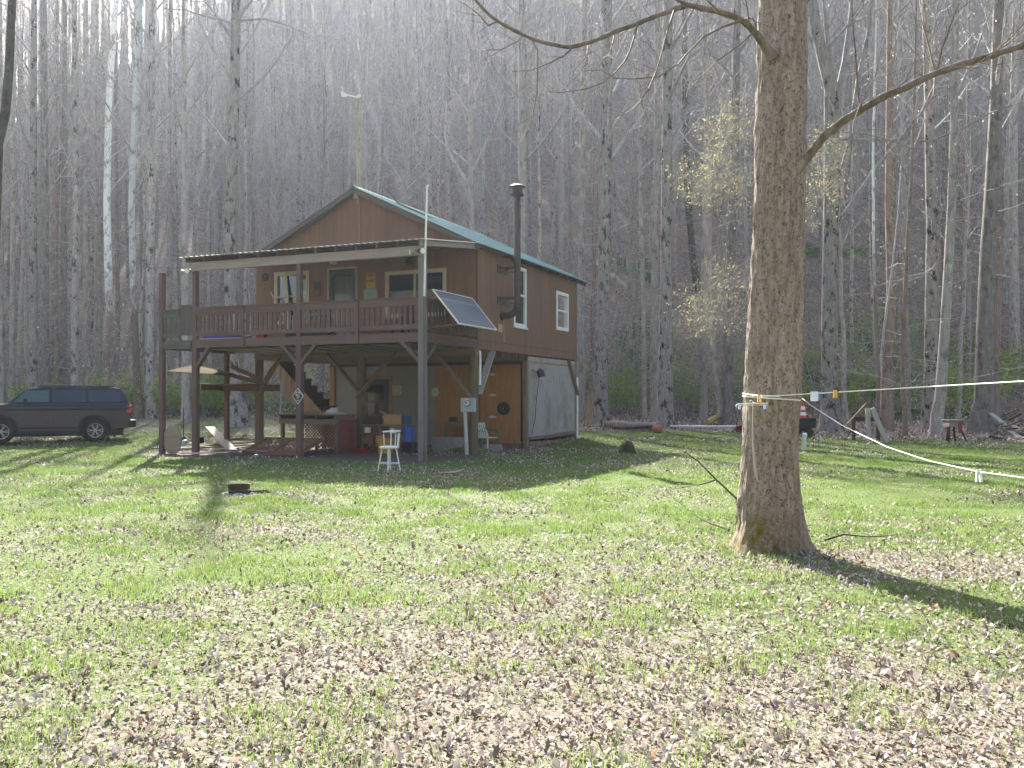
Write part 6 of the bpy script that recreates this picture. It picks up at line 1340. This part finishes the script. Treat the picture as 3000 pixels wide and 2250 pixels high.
m_orp = plain('orange_wood_peg', (.62,.30,.06), .6); m_yp = plain('yellow_peg', (.70,.47,.06), .5); m_py = plain('pale_yellow_peg', (.72,.60,.30), .5)
peg('tan peg on the clothesline against the big tree trunk', 2224, 1162, dT-.02, m_orp, m_py); peg('bright yellow peg on the clothesline right of the white cloth', 2446, 1149, dT-.72, m_yp, m_yp); peg('pale green peg hung low on the sloping clothesline at right', 2866, 1386, BT_D-4.1, plain('pale_green_peg', (.50,.62,.50)), m_lwhite)
cb = thing('peg_bag', 'small square white and blue plastic tag hung on the clothesline', 'tag', At(2386,1153,dT-.45)); mb = MB(); mb.box((-.040,-.006,-.075), (.036,.0,.02)); mb.build('sheet', plain('white_blue_plastic', (.70,.75,.80), .4), cb, bevel=.003); mb = MB(); mb.box((.0365,-.004,-.068), (.054,.012,.018)); mb.build('fold', plain('mid_blue_plastic', (.08,.28,.60), .4), cb)
# ---------------------------------------------------------------- spring undergrowth
def leafy_arr(rr, C_, s):
    n = len(C_); u = rr.randn(n, 3); u /= np.linalg.norm(u, axis=1, keepdims=True); w_ = np.cross(u, rr.randn(n, 3)); w_ /= np.linalg.norm(w_, axis=1, keepdims=True)
    ss = s*(.6+.8*rr.rand(n))[:,None]; V = np.stack([C_-u*ss, C_+w_*ss*.5, C_+u*ss, C_-w_*ss*.5], 1).reshape(-1, 3); return V, (np.arange(n)*4)[:,None]+np.arange(4)[None]
m_lg = attrmat('young_green_leaf', [(0,(.07,.12,.025)),(.5,(.19,.30,.05)),(1,(.36,.46,.09))], .5, .5, .3, (.36,.48,.07))
m_ly = attrmat('yellow_spring_blossom', [(0,(.17,.16,.07)),(.5,(.32,.29,.13)),(1,(.46,.41,.22))], .6, .4, .2, (.44,.40,.18))
def shrub(label, group, seed, h, spread, nstem, nleaf, ls, ml, loc, twigs=8, top=.25):
    rng = random.Random(seed); rr = np.random.RandomState(seed); root = thing('shrub', label, 'shrub', loc, 0, group); segs, tips = [], []
    for i in range(nstem):
        az = rng.uniform(0, 6.28); t_ = rng.uniform(.1, .7)*spread; p = Vector((rng.uniform(-.3,.3)*spread, rng.uniform(-.3,.3)*spread, -.1))
        pp, dq = limb(segs, rng, p, Vector((math.cos(az)*t_, math.sin(az)*t_, 1)), h*rng.uniform(.6, 1.1), .018, 5, .02, .2, .3)
        branch_out(segs, tips, rng, pp, dq, h, .01, 1, twigs, .0, h*.14)
    crown_mesh('stems', segs, [], root)
    T_ = np.array(tips); k = rr.randint(0, len(T_), nleaf); Cc = T_[k]+rr.randn(nleaf, 3)*h*.05*np.array([1,1,.6])
    V, F = leafy_arr(rr, Cc, ls); rawmesh('foliage', V, F, ml, root, {'tone': np.repeat(rr.rand(nleaf), 4)}); return root
GS, GL = 'leafing shrubs at the foot of the hill', 'low green leafing shrub, one of many alike at the foot of the hill'
pr_ = [shrub(GL, GS, 300+k, 1.7+.5*k, 1.0, 6, 750, .075, m_lg, (0,0,0)) for k in range(3)]
YS, YL = 'budding saplings in the wood', 'thin budding sapling, one of many alike between the trunks'
ps_ = [shrub(YL, YS, 320+k, 3.6+1.3*k, .35, 3, 300, .055, m_bud if k != 1 else m_ly, (0,0,0), twigs=10) for k in range(3)]
us_ = {}
def put(protos_, k, x, y, s):
    o = protos_[k]
    if id(o) in us_: o = copy_tree(o)
    us_[id(protos_[k])] = 1
    o.location = (x, y, tz(x, y)); o.rotation_euler = (0,0,rngF.uniform(0,6.28)); o.scale = (s,s,s)
spots = [(2470,1180),(2530,1150),(2500,1090),(2560,1200),(2620,1210),(2690,1060),(2660,1010),(2700,1120),(2780,1130),(2820,1200),(2850,1080),(2930,1210),(2390,1200),(2400,1130),(1820,1180),(1800,1210),(1870,1150),(1840,1225),(1990,1180),(2040,1200),(1985,1215),(2170,1190),(2180,1120),(1715,1215),(2490,1235),(2560,1010),(2740,1235),(2600,950),(2960,1130),(1930,1080)]
for i, (px, py) in enumerate(spots): g = Gd(px, py); put(pr_, i % 3, g.x, g.y, rngF.uniform(.75, 1.25))
for i in range(26):
    px = [60,30,500,520,380,370,395,415,300,610,590,640,660,455,470,120,160,205,250,720,810,900,620,560,340,290][i]; dd = 51+(i*37 % 60)/9; x = (px-1500)/FPX*dd; put(pr_, i % 3, x, dd, rngF.uniform(.7, 1.3))
for i in range(120):
    for _ in range(50):
        y = rngF.uniform(46, 78); x = rngF.uniform(-1, 1)*y*.58
        if y > edge_y(x)-1 and free(x, y, .8): break
    put(ps_, i % 3, x, y, rngF.uniform(.8, 1.3))
# yellow blooming tree standing behind the big trunk
rng = random.Random(88); rr = np.random.RandomState(88); dY = 24.5; f0 = At(2285, 1168, dY); f0.z = tz(f0.x, dY)
yt = thing('blossoming_sapling', 'small tree with tiers of pale yellow blossom half hidden by the big tree', 'tree', f0)
mb = MB(); tp = [Vector((0,0,-.2)), Vector((0,0,1.5)), Vector((-.05,0,4)), Vector((.05,0,7)), Vector((0,0,9))]; mb.tube(tp, [.08,.07,.06,.045,.02], 8); mb.build('trunk', m_bark_dark, yt, smooth=True)
segs, tips = [], []
Py = lambda px, py, dd=0: At(px, py, dY+dd)-f0
for q, r0 in (([(2285,470),(2232,437),(2180,465),(2120,490),(2050,520),(2020,518)], 3.2), ([(2285,560),(2220,560),(2150,572),(2080,560),(2040,548)], 2.4), ([(2285,420),(2220,400),(2150,398),(2090,400)], 2.2), ([(2285,720),(2200,750),(2120,800),(2060,850),(2020,905)], 2.6), ([(2285,780),(2200,800),(2130,830),(2060,900)], 2.2), ([(2285,480),(2350,455),(2400,440),(2420,445)], 2.2), ([(2285,600),(2360,590),(2410,570)], 2), ([(2285,860),(2190,880),(2110,915),(2070,930)], 1.8), ([(2285,350),(2210,340),(2150,345)], 1.8), ([(2285,520),(2215,500),(2150,515),(2110,530)], 2)):
    for rep in range(2):
        pl = [Py(px, py+rep*9, (-.5+rep*1.1)*i/len(q)*1.6) for i, (px, py) in enumerate(q)]; n = len(pl)-1; s_ = dY/FPX
        for k in range(n): segs.append((pl[k], pl[k+1], r0*s_*(1-.7*k/n), r0*s_*(1-.7*(k+1)/n)))
        branch_out(segs, tips, rng, pl, pl[-1]-pl[-2], 1.7, .012, 1, 12, .0, .42)
crown_mesh('branches', segs, [], yt)
T_ = np.array(tips); NB = 6500; k = rr.randint(0, len(T_), NB); Cc = T_[k]+rr.randn(NB, 3)*np.array([.08,.08,.035]); V, F = leafy_arr(rr, Cc, .023); rawmesh('blossom', V, F, m_ly, yt, {'tone': np.repeat(rr.rand(NB), 4)})
